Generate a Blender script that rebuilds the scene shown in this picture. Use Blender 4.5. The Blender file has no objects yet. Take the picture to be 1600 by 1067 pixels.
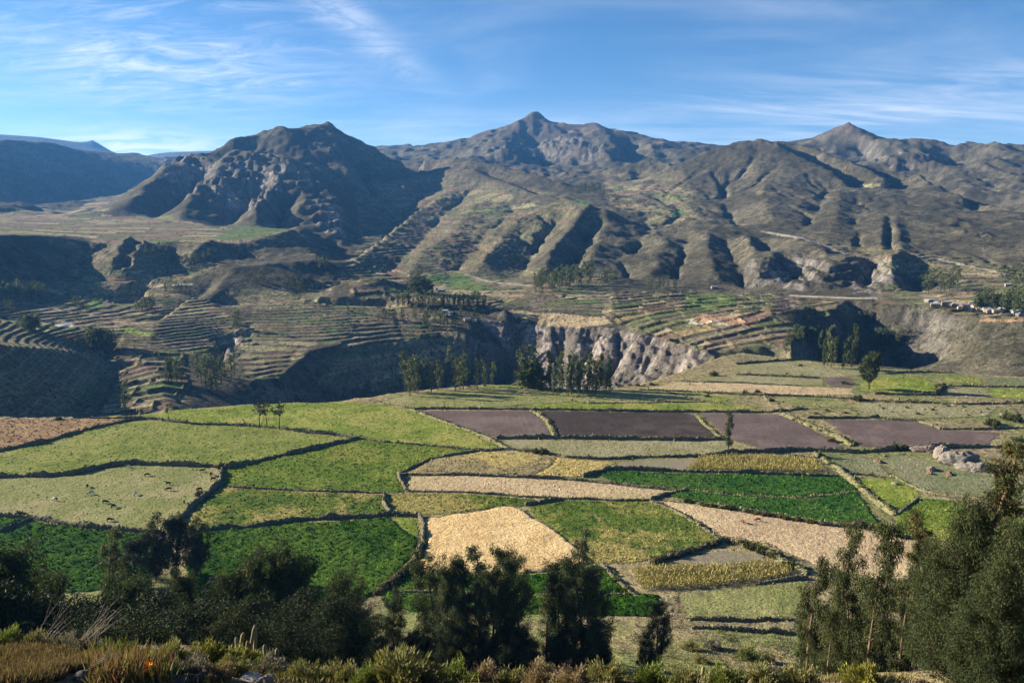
import bpy, math, random, time
import numpy as np
from math import radians, sin, cos, tan, atan2, sqrt, pi
T0 = time.time()
random.seed(7); RNG = np.random.default_rng(11)

# ------------------------------------------------------------------ camera, sky, sun, exposure
SC = bpy.context.scene
COL = SC.collection
CAM_H = 104.0                       # camera height above the farmland (metres)
PITCH = radians(8.62)
FPX = 1244.0                        # focal length in photo pixels (28 mm on 36 mm at 1600 px)
cam_d = bpy.data.cameras.new('camera'); cam = bpy.data.objects.new('camera', cam_d); COL.objects.link(cam)
cam_d.lens = 28.0; cam_d.sensor_width = 36.0; cam_d.clip_start = 0.5; cam_d.clip_end = 60000
cam.location = (0, 0, CAM_H); cam.rotation_euler = (radians(90) - PITCH, 0, 0)
SC.camera = cam
SUN_AZ = radians(-74)               # from the view direction (+Y), negative = left
SUN_EL = radians(20)
SUN_STRENGTH, SKY_STRENGTH, EXPOSURE = 5.0, 0.054, 1.62
HAZE_DENSITY, HAZE_COL = 4.6e-5, (.13, .42, 1.0, 1)
sd = bpy.data.lights.new('sun', 'SUN'); so = bpy.data.objects.new('sun', sd); COL.objects.link(so)
sd.energy = SUN_STRENGTH; sd.angle = radians(0.5); sd.color = (1.0, 0.90, 0.74)
so.rotation_euler = (radians(90) - SUN_EL, 0, -SUN_AZ + pi)     # lamp -Z points away from the sun
so.location = (-300, 100, 400)
SC.view_settings.view_transform = 'Standard'; SC.view_settings.look = 'None'
SC.view_settings.gamma = 1; SC.view_settings.use_curve_mapping = False
SC.view_settings.exposure = EXPOSURE
SC.cycles.max_bounces = 5; SC.cycles.diffuse_bounces = 2; SC.cycles.transparent_max_bounces = 6
SC.cycles.volume_bounces = 0; SC.cycles.glossy_bounces = 1

def build_world():
    w = bpy.data.worlds.new('World'); SC.world = w; w.use_nodes = True
    nt = w.node_tree; N = nt.nodes; L = nt.links; N.clear()
    out = N.new('ShaderNodeOutputWorld'); bg = N.new('ShaderNodeBackground'); bg.inputs[1].default_value = SKY_STRENGTH
    sky = N.new('ShaderNodeTexSky'); sky.sky_type = 'NISHITA'; sky.sun_disc = False
    sky.sun_elevation = SUN_EL; sky.sun_rotation = SUN_AZ
    sky.altitude = 3300; sky.air_density = 1.0; sky.dust_density = 1.3; sky.ozone_density = 2.0
    # cirrus: direction projected on a high plane, stretched and warped noise
    tc = N.new('ShaderNodeTexCoord'); sep = N.new('ShaderNodeSeparateXYZ'); L.new(tc.outputs['Generated'], sep.inputs[0])
    def M(op, a, b=None, c=None):
        n = N.new('ShaderNodeMath'); n.operation = op
        for i, v in enumerate((a, b, c)):
            if v is None: continue
            if isinstance(v, (int, float)): n.inputs[i].default_value = v
            else: L.new(v, n.inputs[i])
        return n.outputs[0]
    z = M('MAXIMUM', sep.outputs[2], 0.02); zz = M('ADD', z, 0.16)
    comb = N.new('ShaderNodeCombineXYZ')
    L.new(M('DIVIDE', sep.outputs[0], zz), comb.inputs[0]); L.new(M('DIVIDE', sep.outputs[1], zz), comb.inputs[1])
    def cirrus(rot, scale, stretch, seed, lo, hi, rough=0.6, dist=0.6):
        mp = N.new('ShaderNodeMapping'); L.new(comb.outputs[0], mp.inputs[0])
        mp.inputs['Rotation'].default_value = (0, 0, radians(rot)); mp.inputs['Scale'].default_value = (scale, scale * stretch, 1)
        mp.inputs['Location'].default_value = (seed, seed * 1.7, seed * .3)
        n = N.new('ShaderNodeTexNoise'); L.new(mp.outputs[0], n.inputs[0]); n.inputs['Scale'].default_value = 1
        n.inputs['Detail'].default_value = 8; n.inputs['Roughness'].default_value = rough; n.inputs['Distortion'].default_value = dist
        mr = N.new('ShaderNodeMapRange'); mr.interpolation_type = 'SMOOTHSTEP'; L.new(n.outputs[0], mr.inputs[0])
        mr.inputs[1].default_value = lo; mr.inputs[2].default_value = hi
        return mr.outputs[0]
    def blob(cx, cz, rx, rz):      # soft patch of sky by direction (x/y, z) where a cloud bank lies
        ax = M('DIVIDE', M('SUBTRACT', M('ARCTAN2', sep.outputs[0], sep.outputs[1]), cx), rx)
        az = M('DIVIDE', M('SUBTRACT', sep.outputs[2], cz), rz)
        d = M('ADD', M('MULTIPLY', ax, ax), M('MULTIPLY', az, az))
        return M('POWER', 2.718, M('MULTIPLY', d, -1.0))
    c = M('MULTIPLY', cirrus(35, .9, 1.8, 3.1, .42, .85), 0.20)
    c = M('ADD', c, M('MULTIPLY', cirrus(-52, 2.4, 2.6, 9.4, .40, .80, .66, 1.4), M('MULTIPLY', blob(-.40, .20, .19, .09), .42)))
    c = M('ADD', c, M('MULTIPLY', cirrus(-60, 3.0, 2.2, 4.4, .36, .72, .66, 1.2), M('MULTIPLY', blob(-.40, .165, .16, .035), .60)))
    c = M('ADD', c, M('MULTIPLY', cirrus(-35, 3.2, 1.6, 5.4, .30, .62, .62, .8), M('MULTIPLY', blob(-.43, .080, .09, .018), .95)))
    c = M('ADD', c, M('MULTIPLY', cirrus(-14, 1.4, 4.2, 1.4, .36, .80, .6, .8), M('MULTIPLY', blob(.48, .125, .26, .035), .65)))
    c = M('ADD', c, M('MULTIPLY', cirrus(-14, 1.4, 3.2, 7.4, .36, .80, .6, .8), M('MULTIPLY', blob(.10, .10, .40, .03), .35)))
    # the long streak: a band in direction space
    az = M('ARCTAN2', sep.outputs[0], sep.outputs[1])
    t = M('ADD', M('SUBTRACT', az, -.165), M('MULTIPLY', M('SUBTRACT', sep.outputs[2], .205), 1.35))
    s = M('POWER', 2.718, M('MULTIPLY', M('MULTIPLY', t, t), -900))
    s = M('MULTIPLY', s, blob(-.18, .25, .12, .085))
    c = M('ADD', c, M('MULTIPLY', M('MULTIPLY', s, cirrus(-50, 3.0, 2.0, 2.2, .30, .72, .65, 1.0)), .62))
    c = M('MINIMUM', M('MULTIPLY', c, M('MINIMUM', M('MULTIPLY', sep.outputs[2], 12), 1.0)), .9)
    hs = N.new('ShaderNodeHueSaturation'); hs.inputs['Saturation'].default_value = 1.22; hs.inputs['Value'].default_value = .94
    L.new(sky.outputs[0], hs.inputs['Color'])
    mix = N.new('ShaderNodeMix'); mix.data_type = 'RGBA'; L.new(c, mix.inputs[0]); L.new(hs.outputs[0], mix.inputs[6])
    mix.inputs[7].default_value = (7.2, 7.4, 7.8, 1)
    L.new(mix.outputs[2], bg.inputs[0]); L.new(bg.outputs[0], out.inputs[0])
build_world()

# ------------------------------------------------------------------ helpers
def px_ray(px, py):
    """photo pixel -> (azimuth, tangent of elevation) of the sight line from the viewpoint"""
    u = (np.asarray(px, float) - 800) / FPX; v = (533.5 - np.asarray(py, float)) / FPX
    dy = cos(PITCH) + v * sin(PITCH); dz = -sin(PITCH) + v * cos(PITCH)
    return np.arctan2(u, dy), dz / np.hypot(u, dy)
def to_px(x, y, z):
    """world point -> photo pixel"""
    z = z - CAM_H
    f = y * cos(PITCH) - z * sin(PITCH); up = y * sin(PITCH) + z * cos(PITCH)
    f = np.where(f < 1e-3, 1e-3, f)
    return 800 + FPX * x / f, 533.5 - FPX * up / f
def sstep(a, b, x):
    t = np.clip((x - a) / (b - a), 0, 1); return t * t * (3 - 2 * t)
_P = RNG.permutation(4096)
_G = RNG.random(4096) * 2 - 1
def vnoise(x, y, seed=0):
    xi = np.floor(x).astype(np.int64); yi = np.floor(y).astype(np.int64); xf = x - xi; yf = y - yi
    u = xf * xf * xf * (xf * (xf * 6 - 15) + 10); v = yf * yf * yf * (yf * (yf * 6 - 15) + 10)
    def g(i, j): return _G[_P[(_P[(i + seed * 131) & 4095] + j) & 4095]]
    a = g(xi, yi); b = g(xi + 1, yi); c = g(xi, yi + 1); d = g(xi + 1, yi + 1)
    return (a + (b - a) * u) * (1 - v) + (c + (d - c) * u) * v
def fbm(x, y, octv=4, seed=0, gain=.5, ridged=False):
    s = 0; a = 1; n = 0
    for o in range(octv):
        v = vnoise(x * 2 ** o + o * 17.3, y * 2 ** o - o * 9.1, seed + o)
        s = s + a * ((1 - 2 * np.abs(v)) if ridged else v); n += a; a *= gain
    return s / n
def hash01(*k):
    h = 0
    for i, a in enumerate(k): h = _P[(h + np.asarray(a, np.int64) * (37 + 12 * i) + 911 * i) & 4095]
    return h / 4096.0
def in_poly(px, py, poly):
    r = np.zeros(np.shape(px), bool); n = len(poly)
    for i in range(n):
        x1, y1 = poly[i]; x2, y2 = poly[(i + 1) % n]
        if y1 == y2: continue
        c = ((y1 > py) != (y2 > py)) & (px < (x2 - x1) * (py - y1) / (y2 - y1) + x1)
        r ^= c
    return r
def tag(o, label=None, cat=None, group=None, kind=None):
    if label: o['label'] = label
    if cat: o['category'] = cat
    if group: o['group'] = group
    if kind: o['kind'] = kind
    return o
def link(name, me, mat=None, parent=None):
    o = bpy.data.objects.new(name, me); COL.objects.link(o)
    if mat is not None and not me.materials: me.materials.append(mat)
    if parent is not None: o.parent = parent
    return o
def empty(name, loc=(0, 0, 0), rz=0):
    o = bpy.data.objects.new(name, None); COL.objects.link(o); o.location = loc; o.rotation_euler = (0, 0, rz); o.empty_display_size = .3
    return o
def np_mesh(name, V, F, smooth=True, cols=None, mat=None):
    """V (n,3); F (m,k) one face size, or list of such arrays"""
    me = bpy.data.meshes.new(name)
    V = np.ascontiguousarray(V, np.float32)
    Fs = F if isinstance(F, list) else [F]
    Fs = [np.asarray(f, np.int32) for f in Fs if len(f)]
    me.vertices.add(len(V)); me.vertices.foreach_set('co', V.ravel())
    tot = np.concatenate([np.full(len(f), f.shape[1], np.int32) for f in Fs]); st = np.concatenate(([0], np.cumsum(tot)[:-1])).astype(np.int32)
    li = np.concatenate([f.ravel() for f in Fs])
    me.loops.add(len(li)); me.loops.foreach_set('vertex_index', li)
    me.polygons.add(len(tot)); me.polygons.foreach_set('loop_start', st)
    try: me.polygons.foreach_set('loop_total', tot)
    except Exception: pass
    me.polygons.foreach_set('use_smooth', np.full(len(tot), bool(smooth)))
    if cols is not None:
        ca = me.color_attributes.new('albedo', 'FLOAT_COLOR', 'POINT')
        c4 = np.ones((len(V), 4), np.float32); c4[:, :3] = cols; ca.data.foreach_set('color', c4.ravel())
    me.update(calc_edges=True)
    if mat is not None: me.materials.append(mat)
    return me
def log(*a): print('[%.1fs]' % (time.time() - T0), *a)
# ------------------------------------------------------------------ terrain: one sheet on a polar grid
DG = 0.006                                  # solve grid: azimuth and log-range step
AZ0 = -1.08; NAZ = 361
LR0 = math.log(150.0); NLR = 720
_az = AZ0 + DG * np.arange(NAZ); _lr = LR0 + DG * np.arange(NLR); _r = np.exp(_lr)
RIM = np.array([(-420,700),(-200,672),(0,652),(150,650),(200,648),(300,638),(450,628),(530,626),(590,617),(650,610),(700,606),(760,601),(830,604),
    (900,608),(960,606),(1000,600),(1050,585),(1100,568),(1130,556),(1160,551),(1200,556),(1250,562),(1300,567),(1380,572),(1440,578),(1500,583),(1600,587),(1800,596),(2100,620)], float)
_ra, _rt = px_ray(RIM[:, 0], RIM[:, 1])
def rim_r(az): return np.interp(az, _ra, CAM_H / -_rt)

def dense(pts, n=40):
    """polyline [(px,py,D)...] -> az, log D, z samples"""
    p = np.array(pts, float); out = []
    for a, b in zip(p[:-1], p[1:]):
        t = np.linspace(0, 1, n)[:, None]; q = a[None, :2] * (1 - t) + b[None, :2] * t
        l = np.log(a[2]) * (1 - t[:, 0]) + np.log(b[2]) * t[:, 0]
        out.append(np.column_stack([q, l]))
    q = np.concatenate(out); az, te = px_ray(q[:, 0], q[:, 1]); R = np.exp(q[:, 2])
    return az, q[:, 2], CAM_H + R * te
CON = []                                     # constraint samples (az, lr, z)
def line(pts, back=None):
    a, l, z = dense(pts); CON.append((a, l, z))
    if back:
        f, drop = back
        CON.append((a, l + math.log(1 + f), z - drop))
def const_D(xy, D): return [(x, y, D) for x, y in xy]
# far ranges
line([(-260,204,8600),(0,210,8600),(60,214,8600),(120,222,8600),(138,222,8600),(143,217,8600),(160,228,8600),(180,240,8600),(230,258,8600)], (.12, 420))
line(const_D([(215,247),(245,240),(267,238),(330,236),(400,236)], 9000), (.1, 350))
line([(150,262,6900),(230,266,7000),(300,262,7300),(400,255,7600)])
line([(-260,211,3500),(-120,214,3800),(0,217,4200),(80,222,4470),(110,232,4600),(145,237,4800),(180,240,5000),(213,238,5200),(225,247,5250),(258,260,5500),(275,272,5600)], (.12, 260))
line([(-260,330,2500),(0,322,3120),(80,317,3360),(150,311,3650),(200,302,3900),(257,287,4350)])
line([(-200,308,2500),(0,313,2600),(50,317,2600),(80,330,2500)], (.04, 40))
line([(-200,336,2100),(0,334,2300),(80,335,2450),(120,331,2600),(180,317,3000),(235,300,3400)])
# left bench and its scarp
line([(-300,357,1080),(-120,362,1180),(0,366,1270),(60,367,1340),(133,370,1420),(180,376,1370),(227,380,1290),(277,377,1300),(333,378,1300),(400,373,1320),(460,357,1480)])
line([(-300,440,880),(-120,440,980),(0,440,1080),(60,440,1140),(130,437,1206),(185,440,1130),(260,430,1130),(330,420,1160),(420,415,1160),(500,408,1180)])
line([(-200,350,1600),(0,350,1750),(100,350,1800),(233,352,1720),(330,362,1560),(400,365,1480)])
line([(-100,341,2000),(60,341,2100),(160,338,2100),(233,341,2050),(300,349,1850),(367,355,1720),(450,357,1640)])
# left mountain
line([(140,334,2200),(160,323,2300),(200,297,2450),(250,276,2500),(259,254,2530),(290,240,2600),(327,237,2650),(337,230,2680),(377,213,2750),(430,203,2850),(447,205,2850),(480,200,2900),(513,196,2920)], (.09, 130))
line([(513,196,2920),(545,212,2900),(580,228,2900),(600,240,2880),(630,258,2820),(660,281,2720)], (.06, 90))
line([(290,252,2560),(340,250,2520),(390,240,2470),(433,233,2430)])
line([(433,233,2430),(460,255,2300),(490,275,2200),(520,300,2060),(530,330,1900),(533,360,1740),(530,378,1600)])
line([(458,240,2560),(500,255,2520),(540,285,2420)])
line([(664,284,2640),(648,320,2330),(600,347,2020),(560,367,1800),(520,388,1560),(508,400,1350),(500,405,1230)])
line([(470,360,1600),(480,380,1420),(492,398,1250)])
# middle: mesa, terraced slopes, hills
line([(600,262,3000),(626,248,2950),(680,247,2900),(720,248,2820),(760,255,2700),(820,268,2550),(880,288,2350)], (.06, 60))
line([(664,290,2620),(652,322,2280),(604,350,1960),(566,372,1720),(535,395,1480),(515,420,1250)])
line([(500,440,1120),(530,438,1130),(600,430,1160),(700,432,1170),(800,437,1170),(860,440,1140),(950,440,1120)])
line([(800,350,1650),(833,333,1700),(860,316,1760),(886,305,1830),(905,312,1740),(920,320,1640),(933,327,1630),(960,335,1620),(985,343,1610),(1013,362,1560)], (.05, 22))
line([(1013,364,1540),(985,395,1380),(960,412,1260),(945,435,1150)])
line([(930,300,2200),(1000,300,2250),(1060,318,2100),(1066,335,1850),(1030,347,1750)])
line([(955,415,1240),(966,400,1330),(1000,373,1470),(1035,360,1540),(1066,352,1580),(1110,358,1560),(1140,362,1530),(1176,368,1500),(1213,372,1480)])
line([(960,440,1110),(1050,455,1050),(1100,458,1040),(1150,455,1060),(1180,452,1070)])
# far peak mountain
line([(560,232,5200),(586,229,5200),(616,229,5200),(640,222,5200),(656,228,5000),(680,228,4700),(706,220,4600),(750,212,4600),(793,202,4650),(816,187,4700),(824,180,4720),(835,174,4750),(842,177,4750),(850,183,4750),(880,197,4700),(903,195,4700),(923,192,4750),(966,205,4600),(1000,213,4500),(1066,223,4400),(1123,228,4400),(1250,240,4400)], (.09, 190))
line(const_D([(900,200),(920,192),(945,198),(966,206),(982,206),(1010,216)], 6500), (.1, 240))
line([(640,247,3700),(680,246,3650),(760,251,3600),(833,258,3500),(880,265,3400),(950,264,3350),(1000,262,3300),(1060,252,3500)])
line([(975,256,3000),(990,248,3020),(1010,243,3000),(1030,245,2950),(1050,257,2850)], (.04, 40))
line([(900,275,2900),(950,280,2750),(980,284,2700),(1016,280,2700)])
# right mountain
line([(1016,276,2560),(1050,258,2600),(1100,235,2620),(1123,228,2640),(1161,217,2680),(1183,222,2680),(1216,223,2720),(1246,228,2720),(1290,240,2750),(1340,256,2700),(1390,268,2600),(1433,280,2500),(1480,297,2350),(1506,312,2150),(1560,325,2000),(1700,330,1900)], (.07, 90))
line([(1016,282,2450),(1040,300,2250),(1080,325,1950),(1110,345,1750)])
line([(1225,374,1440),(1250,374,1400),(1290,385,1340),(1330,397,1280),(1380,398,1280),(1430,398,1280),(1500,415,1230),(1600,425,1200),(1750,430,1180)])
line([(1180,452,1075),(1205,456,1050),(1260,458,1040),(1330,462,1020),(1400,465,1000),(1450,470,980),(1520,478,960),(1600,481,950),(1750,484,950)])
# right far peak
line([(1230,240,4300),(1250,228,4300),(1300,202,4200),(1320,197,4200),(1356,207,4100),(1386,218,4000),(1433,225,4000),(1483,235,4000),(1513,222,4800),(1531,226,4500),(1600,230,3900),(1750,235,3800)], (.1, 200))
line([(1483,236,3950),(1531,228,3900),(1600,230,3900)])
line([(1340,262,3100),(1420,285,2900),(1500,300,2700),(1600,300,2700),(1700,305,2600)])
# opposite side of the canyon: low plateau, ridges, terraces
line([(213,477,1010),(233,450,1100),(277,445,1100),(320,423,1110),(343,415,1110),(383,417,1100),(433,419,1100),(467,430,1080),(517,443,1060),(540,452,1040)], (.04, 12))
line([(340,480,960),(393,474,945),(440,467,950),(487,469,940),(520,476,930),(600,480,920)], (.03, 5))
line([(495,456,1020),(533,440,1010),(560,435,1010),(583,429,1010),(610,436,1010),(643,452,1000)], (.04, 10))
line([(500,462,970),(580,464,960),(650,462,965)])
line([(660,462,960),(720,470,920),(790,480,880)])
line([(0,500,900),(90,502,900),(180,498,920),(260,490,950)])
line([(-120,470,980),(0,470,1000),(130,462,1060)])
line([(330,530,830),(370,560,760),(400,592,690),(433,590,700),(483,547,770),(533,537,800),(616,532,830),(686,513,860),(720,517,850),(766,537,835)])
line([(340,645,600),(420,642,650),(500,636,700),(600,628,750),(650,621,785),(760,614,825),(790,610,835)])
line([(-150,520,580),(0,536,680),(100,545,770),(160,553,820),(187,578,760),(165,610,690),(150,645,600)])
line([(-150,640,440),(0,650,490),(60,650,560),(120,640,620)])
line([(220,560,770),(250,590,690),(265,640,570)])
line([(330,545,800),(310,580,720),(300,620,630),(295,648,570)])
line([(735,505,870),(760,525,860),(816,548,850),(835,590,800)])                                # side valley
line([(750,490,890),(770,497,880),(826,505,870),(866,508,860),(896,510,850),(956,512,830),(1000,516,800),(1050,538,740),(1085,548,705),(1115,556,680)])
line([(820,556,850),(850,603,790),(900,606,765),(953,600,735),(1000,592,715),(1066,583,680),(1105,567,668)])
line([(782,474,940),(800,466,945),(853,459,960),(893,467,945),(946,484,900)])
line([(760,492,890),(850,492,880),(930,492,870),(980,488,870)])
line([(1000,505,825),(1100,500,810),(1200,490,820),(1300,478,850)])
line([(1060,540,745),(1120,545,705),(1190,541,715)])
line([(1238,548,680),(1240,530,750),(1246,513,800),(1290,503,850),(1306,478,900),(1322,467,930),(1380,474,915),(1440,480,900),(1500,490,880),(1600,500,850),(1750,508,840)])
line([(1258,562,800),(1300,569,840),(1370,577,860),(1462,580,850)])
line([(1325,470,925),(1345,503,918),(1385,540,890),(1448,580,850)])
line([(1395,500,905),(1448,515,890),(1494,535,850)])
line([(1500,578,800),(1540,582,780),(1600,588,750)])
line([(1530,506,850),(1545,530,830),(1590,550,800)])
def rasterize(cons):
    S = np.zeros((NLR, NAZ)); C = np.zeros((NLR, NAZ))
    for a, l, z in cons:
        i = np.round((l - LR0) / DG).astype(int); j = np.round((a - AZ0) / DG).astype(int)
        k = (i >= 0) & (i < NLR) & (j >= 0) & (j < NAZ)
        np.add.at(S, (i[k], j[k]), z[k]); np.add.at(C, (i[k], j[k]), 1)
    return S, C
def solve(S, C, its=(400, 300, 220, 180, 160, 140)):
    levels = [(S, C)]
    while min(levels[-1][0].shape) > 14 and len(levels) < 6:
        s, c = levels[-1]; h, w = s.shape
        s2 = np.pad(s, ((0, h % 2), (0, w % 2))); c2 = np.pad(c, ((0, h % 2), (0, w % 2)))
        f = lambda q: q[::2, ::2] + q[1::2, ::2] + q[::2, 1::2] + q[1::2, 1::2]
        # normalise at each level so long lines do not outweigh short ones
        m = np.where(c2 > 0, s2 / np.maximum(c2, 1e-9), 0); k = (c2 > 0) * 1.0
        levels.append((f(m), f(k)))
    z = None
    for n, (s, c) in enumerate(reversed(levels)):
        fix = c > 0; val = np.where(fix, s / np.maximum(c, 1e-9), 0)
        if z is None: z = np.full(s.shape, val[fix].mean())
        else:
            h, w = s.shape
            yi = np.clip((np.arange(h) - .5) / 2, 0, z.shape[0] - 1); xi = np.clip((np.arange(w) - .5) / 2, 0, z.shape[1] - 1)
            y0 = np.minimum(yi.astype(int), z.shape[0] - 2); x0 = np.minimum(xi.astype(int), z.shape[1] - 2)
            fy = (yi - y0)[:, None]; fx = (xi - x0)[None]
            z = (z[y0][:, x0] * (1 - fx) + z[y0][:, x0 + 1] * fx) * (1 - fy) + (z[y0 + 1][:, x0] * (1 - fx) + z[y0 + 1][:, x0 + 1] * fx) * fy
        for _ in range(its[min(n, len(its) - 1)]):
            z[fix] = val[fix]
            p = np.pad(z, 1, mode='edge')
            z = .25 * (p[:-2, 1:-1] + p[2:, 1:-1] + p[1:-1, :-2] + p[1:-1, 2:])
        z[fix] = val[fix]
    return z
S, C = rasterize(CON)
_rr = rim_r(_az)[None, :]; _R = _r[:, None] * np.ones((1, NAZ))
plat = _R <= _rr
S[plat] = 0; C[plat] = 1
# just past the rim the near wall of the canyon drops away
gap = np.interp(_az, px_ray(np.array([0,300,500,760,900,1000,1100,1160,1300,1450,1600]), np.full(11, 600))[0], [50,70,140,230,140,90,30,40,170,170,120])[None]
for fr, dz in ((.12, -7), (.35, -36), (.55, -60)):
    rr = _rr + gap * fr
    hit_ = (np.abs(np.log(_R / rr)) < DG * .6)
    S[hit_] = dz * np.minimum(1, gap / 90 + 0 * _R)[hit_]; C[hit_] = 1
Z = solve(S, C); log('solve 1')
CON0 = (C > 0)

def bil(G, az, lr):
    j = np.clip((np.asarray(az) - AZ0) / DG, 0, NAZ - 1.001); i = np.clip((np.asarray(lr) - LR0) / DG, 0, NLR - 1.001)
    i0 = i.astype(int); j0 = j.astype(int); fi = i - i0; fj = j - j0
    return (G[i0, j0] * (1 - fj) + G[i0, j0 + 1] * fj) * (1 - fi) + (G[i0 + 1, j0] * (1 - fj) + G[i0 + 1, j0 + 1] * fj) * fi
def march(G, px, py, beyond=1.05):
    """range at which the sight line through a photo pixel meets surface G beyond the rim"""
    az, te = px_ray(px, py); az = float(az); te = float(te)
    col = bil(G, np.full(NLR, az), _lr); t = (col - CAM_H) / _r
    ok = (t >= te) & (_r > rim_r(az) * beyond)
    k = np.argmax(ok)
    if not ok[k]: return None
    if k > 0 and t[k] > t[k - 1]: f = (te - t[k - 1]) / (t[k] - t[k - 1])
    else: f = 1
    return math.exp(_lr[k - 1] + DG * min(max(f, 0), 1))
# ribs (+) and gullies (-) drawn on the solved surface
RIBS = [
 (-14,[(131,374),(124,395),(118,420),(115,432)]),(16,[(205,383),(190,403),(178,428)]),(-8,[(214,388),(206,410),(198,430)]),(14,[(226,386),(210,412),(200,432)]),(-10,[(270,392),(262,415)]),
 (12,[(330,385),(315,400),(300,412)]),(-10,[(380,385),(370,402)]),
 (30,[(262,262),(248,292),(225,318),(195,332)]),(-34,[(318,262),(305,285),(275,312),(245,334)]),(26,[(372,246),(345,272),(310,310),(285,343)]),
 (-26,[(412,290),(380,318),(350,340),(335,352)]),(22,[(440,282),(420,318),(400,350)]),(-16,[(450,310),(436,335),(430,352)]),(14,[(478,310),(470,338)]),
 (-20,[(392,222),(400,236)]),(26,[(436,210),(452,222),(475,230)]),(26,[(513,198),(521,225),(530,250),(545,275)]),(-30,[(545,235),(565,265),(590,300)]),(18,[(600,262),(618,285),(640,305)]),(-14,[(560,330),(580,320)]),
 (-11,[(745,290),(700,320),(660,365),(625,400),(600,425)]),(4,[(770,300),(735,330),(700,370),(650,405),(640,428)]),(-6,[(820,310),(790,335),(745,380),(720,410),(700,430)]),
 (8,[(833,335),(800,358),(770,395),(745,428)]),(-9,[(880,335),(850,360),(830,390),(810,430)]),(16,[(920,323),(905,350),(885,375),(865,400),(850,428)]),(-10,[(930,350),(912,378),(898,405),(885,430)]),(9,[(945,355),(930,395),(915,425)]),
 (10,[(700,300),(650,335),(600,375),(560,410),(540,428)]),(-8,[(680,310),(630,345),(590,380),(555,405)]),(10,[(690,262),(735,272),(790,292),(835,305)]),(-9,[(760,268),(800,285),(850,300)]),
 (-5,[(972,412),(985,430)]),(5,[(1040,372),(1030,405),(1020,435)]),(-6,[(1075,368),(1065,400),(1055,435)]),(6,[(1108,362),(1108,400),(1118,440)]),(-9,[(1128,372),(1155,410),(1165,445)]),(8,[(1164,372),(1180,405),(1182,440)]),
 (-9,[(1190,378),(1212,402),(1228,428)]),(9,[(1240,380),(1262,395),(1300,402)]),(8,[(1215,395),(1200,430)]),(-10,[(1250,410),(1240,440)]),(8,[(1330,402),(1310,420),(1280,448)]),(-10,[(1365,405),(1355,440)]),(12,[(1400,402),(1392,440)]),(-12,[(1430,410),(1428,445)]),
 (26,[(793,204),(770,217),(745,238)]),(34,[(806,200),(798,225),(790,250)]),(-34,[(832,212),(850,238),(856,255)]),(36,[(925,196),(945,214),(960,238),(952,258)]),(-26,[(975,222),(985,250)]),(20,[(900,205),(890,225),(900,245)]),(-20,[(690,232),(700,243)]),(22,[(1000,216),(1018,236)]),
 (22,[(1185,225),(1215,240),(1250,257),(1290,276),(1322,287)]),(-26,[(1240,236),(1272,254),(1305,272),(1335,290)]),(20,[(1250,232),(1295,253),(1345,270),(1392,288)]),(-22,[(1300,248),(1360,268),(1408,293)]),
 (16,[(1430,282),(1470,302),(1506,318)]),(-16,[(1450,280),(1500,305),(1530,325)]),
 (-12,[(1140,272),(1127,308),(1145,335),(1160,350)]),(10,[(1180,250),(1190,300),(1205,345)]),(-4,[(1290,287),(1278,320),(1255,358)]),(-4,[(1336,296),(1336,330),(1340,370),(1347,392)]),(3,[(1310,300),(1305,340),(1300,375)]),(-3,[(1390,340),(1388,365),(1392,392)]),(3,[(1378,335),(1375,365),(1378,392)]),(3,[(1402,340),(1402,365),(1408,395)]),(-3,[(1412,345),(1416,370),(1425,393)]),(-4,[(1440,350),(1450,395)]),
 (30,[(1320,200),(1350,220),(1380,240)]),(-30,[(1345,225),(1365,250)]),(26,[(1433,228),(1440,245),(1430,262)]),(-26,[(1480,240),(1500,262)]),(20,[(1560,232),(1540,262),(1510,285)]),
 (6,[(790,503),(786,520),(800,540)]),(-4,[(838,509),(832,540)]),(4,[(862,513),(856,545),(862,580)]),(-6,[(880,514),(876,550),(880,590)]),(4,[(905,514),(895,545),(890,585)]),(-5,[(930,516),(915,550),(908,590)]),(6,[(958,517),(945,550),(930,585)]),(-5,[(985,520),(968,555),(950,590)]),(5,[(1008,524),(990,555),(972,588)]),(-6,[(1030,534),(1015,560),(1000,585)]),(4,[(1045,541),(1035,560),(1022,578)]),(-6,[(1062,546),(1055,570)]),(5,[(1082,550),(1078,568)]),
 (-9,[(360,520),(345,545),(335,570)]),(6,[(300,470),(260,500),(230,540)]),(-7,[(330,440),(290,470),(250,500)]),(7,[(370,425),(345,455),(330,480)]),
]
S2 = np.where(CON0, 0.0, 0.0); C2 = CON0 * 1.0
for h, pts in RIBS:
    p = np.array(pts, float); q = []
    for a, b in zip(p[:-1], p[1:]):
        t = np.linspace(0, 1, 14)[:, None]; q.append(a * (1 - t) + b * t)
    q = np.concatenate(q); n = len(q)
    rr = [march(Z, *v) for v in q]
    pr = None
    for k in range(n):
        if rr[k] is None: continue
        a, _ = px_ray(*q[k]); w = h * min(1, (k + 4) / (.22 * n), (n + 3 - k) / (.22 * n))
        here = (float(a), math.log(rr[k]))
        seg = [here]
        if pr is not None and abs(pr[1] - here[1]) < .12:
            seg = [(pr[0] * (1 - t) + here[0] * t, pr[1] * (1 - t) + here[1] * t) for t in np.linspace(0, 1, 8)]
        for a2, l2 in seg:
            i = int(round((l2 - LR0) / DG)); j = int(round((a2 - AZ0) / DG))
            if 0 <= i < NLR and 0 <= j < NAZ and not plat[i, j]:
                S2[i, j] = w; C2[i, j] = 1
        pr = here
DZ = solve(S2, C2, (200, 200, 150, 120, 100, 100))
ZB = Z + DZ
ZB = np.where(plat, 0, ZB)
log('ribs')
_WOB = {}
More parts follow.
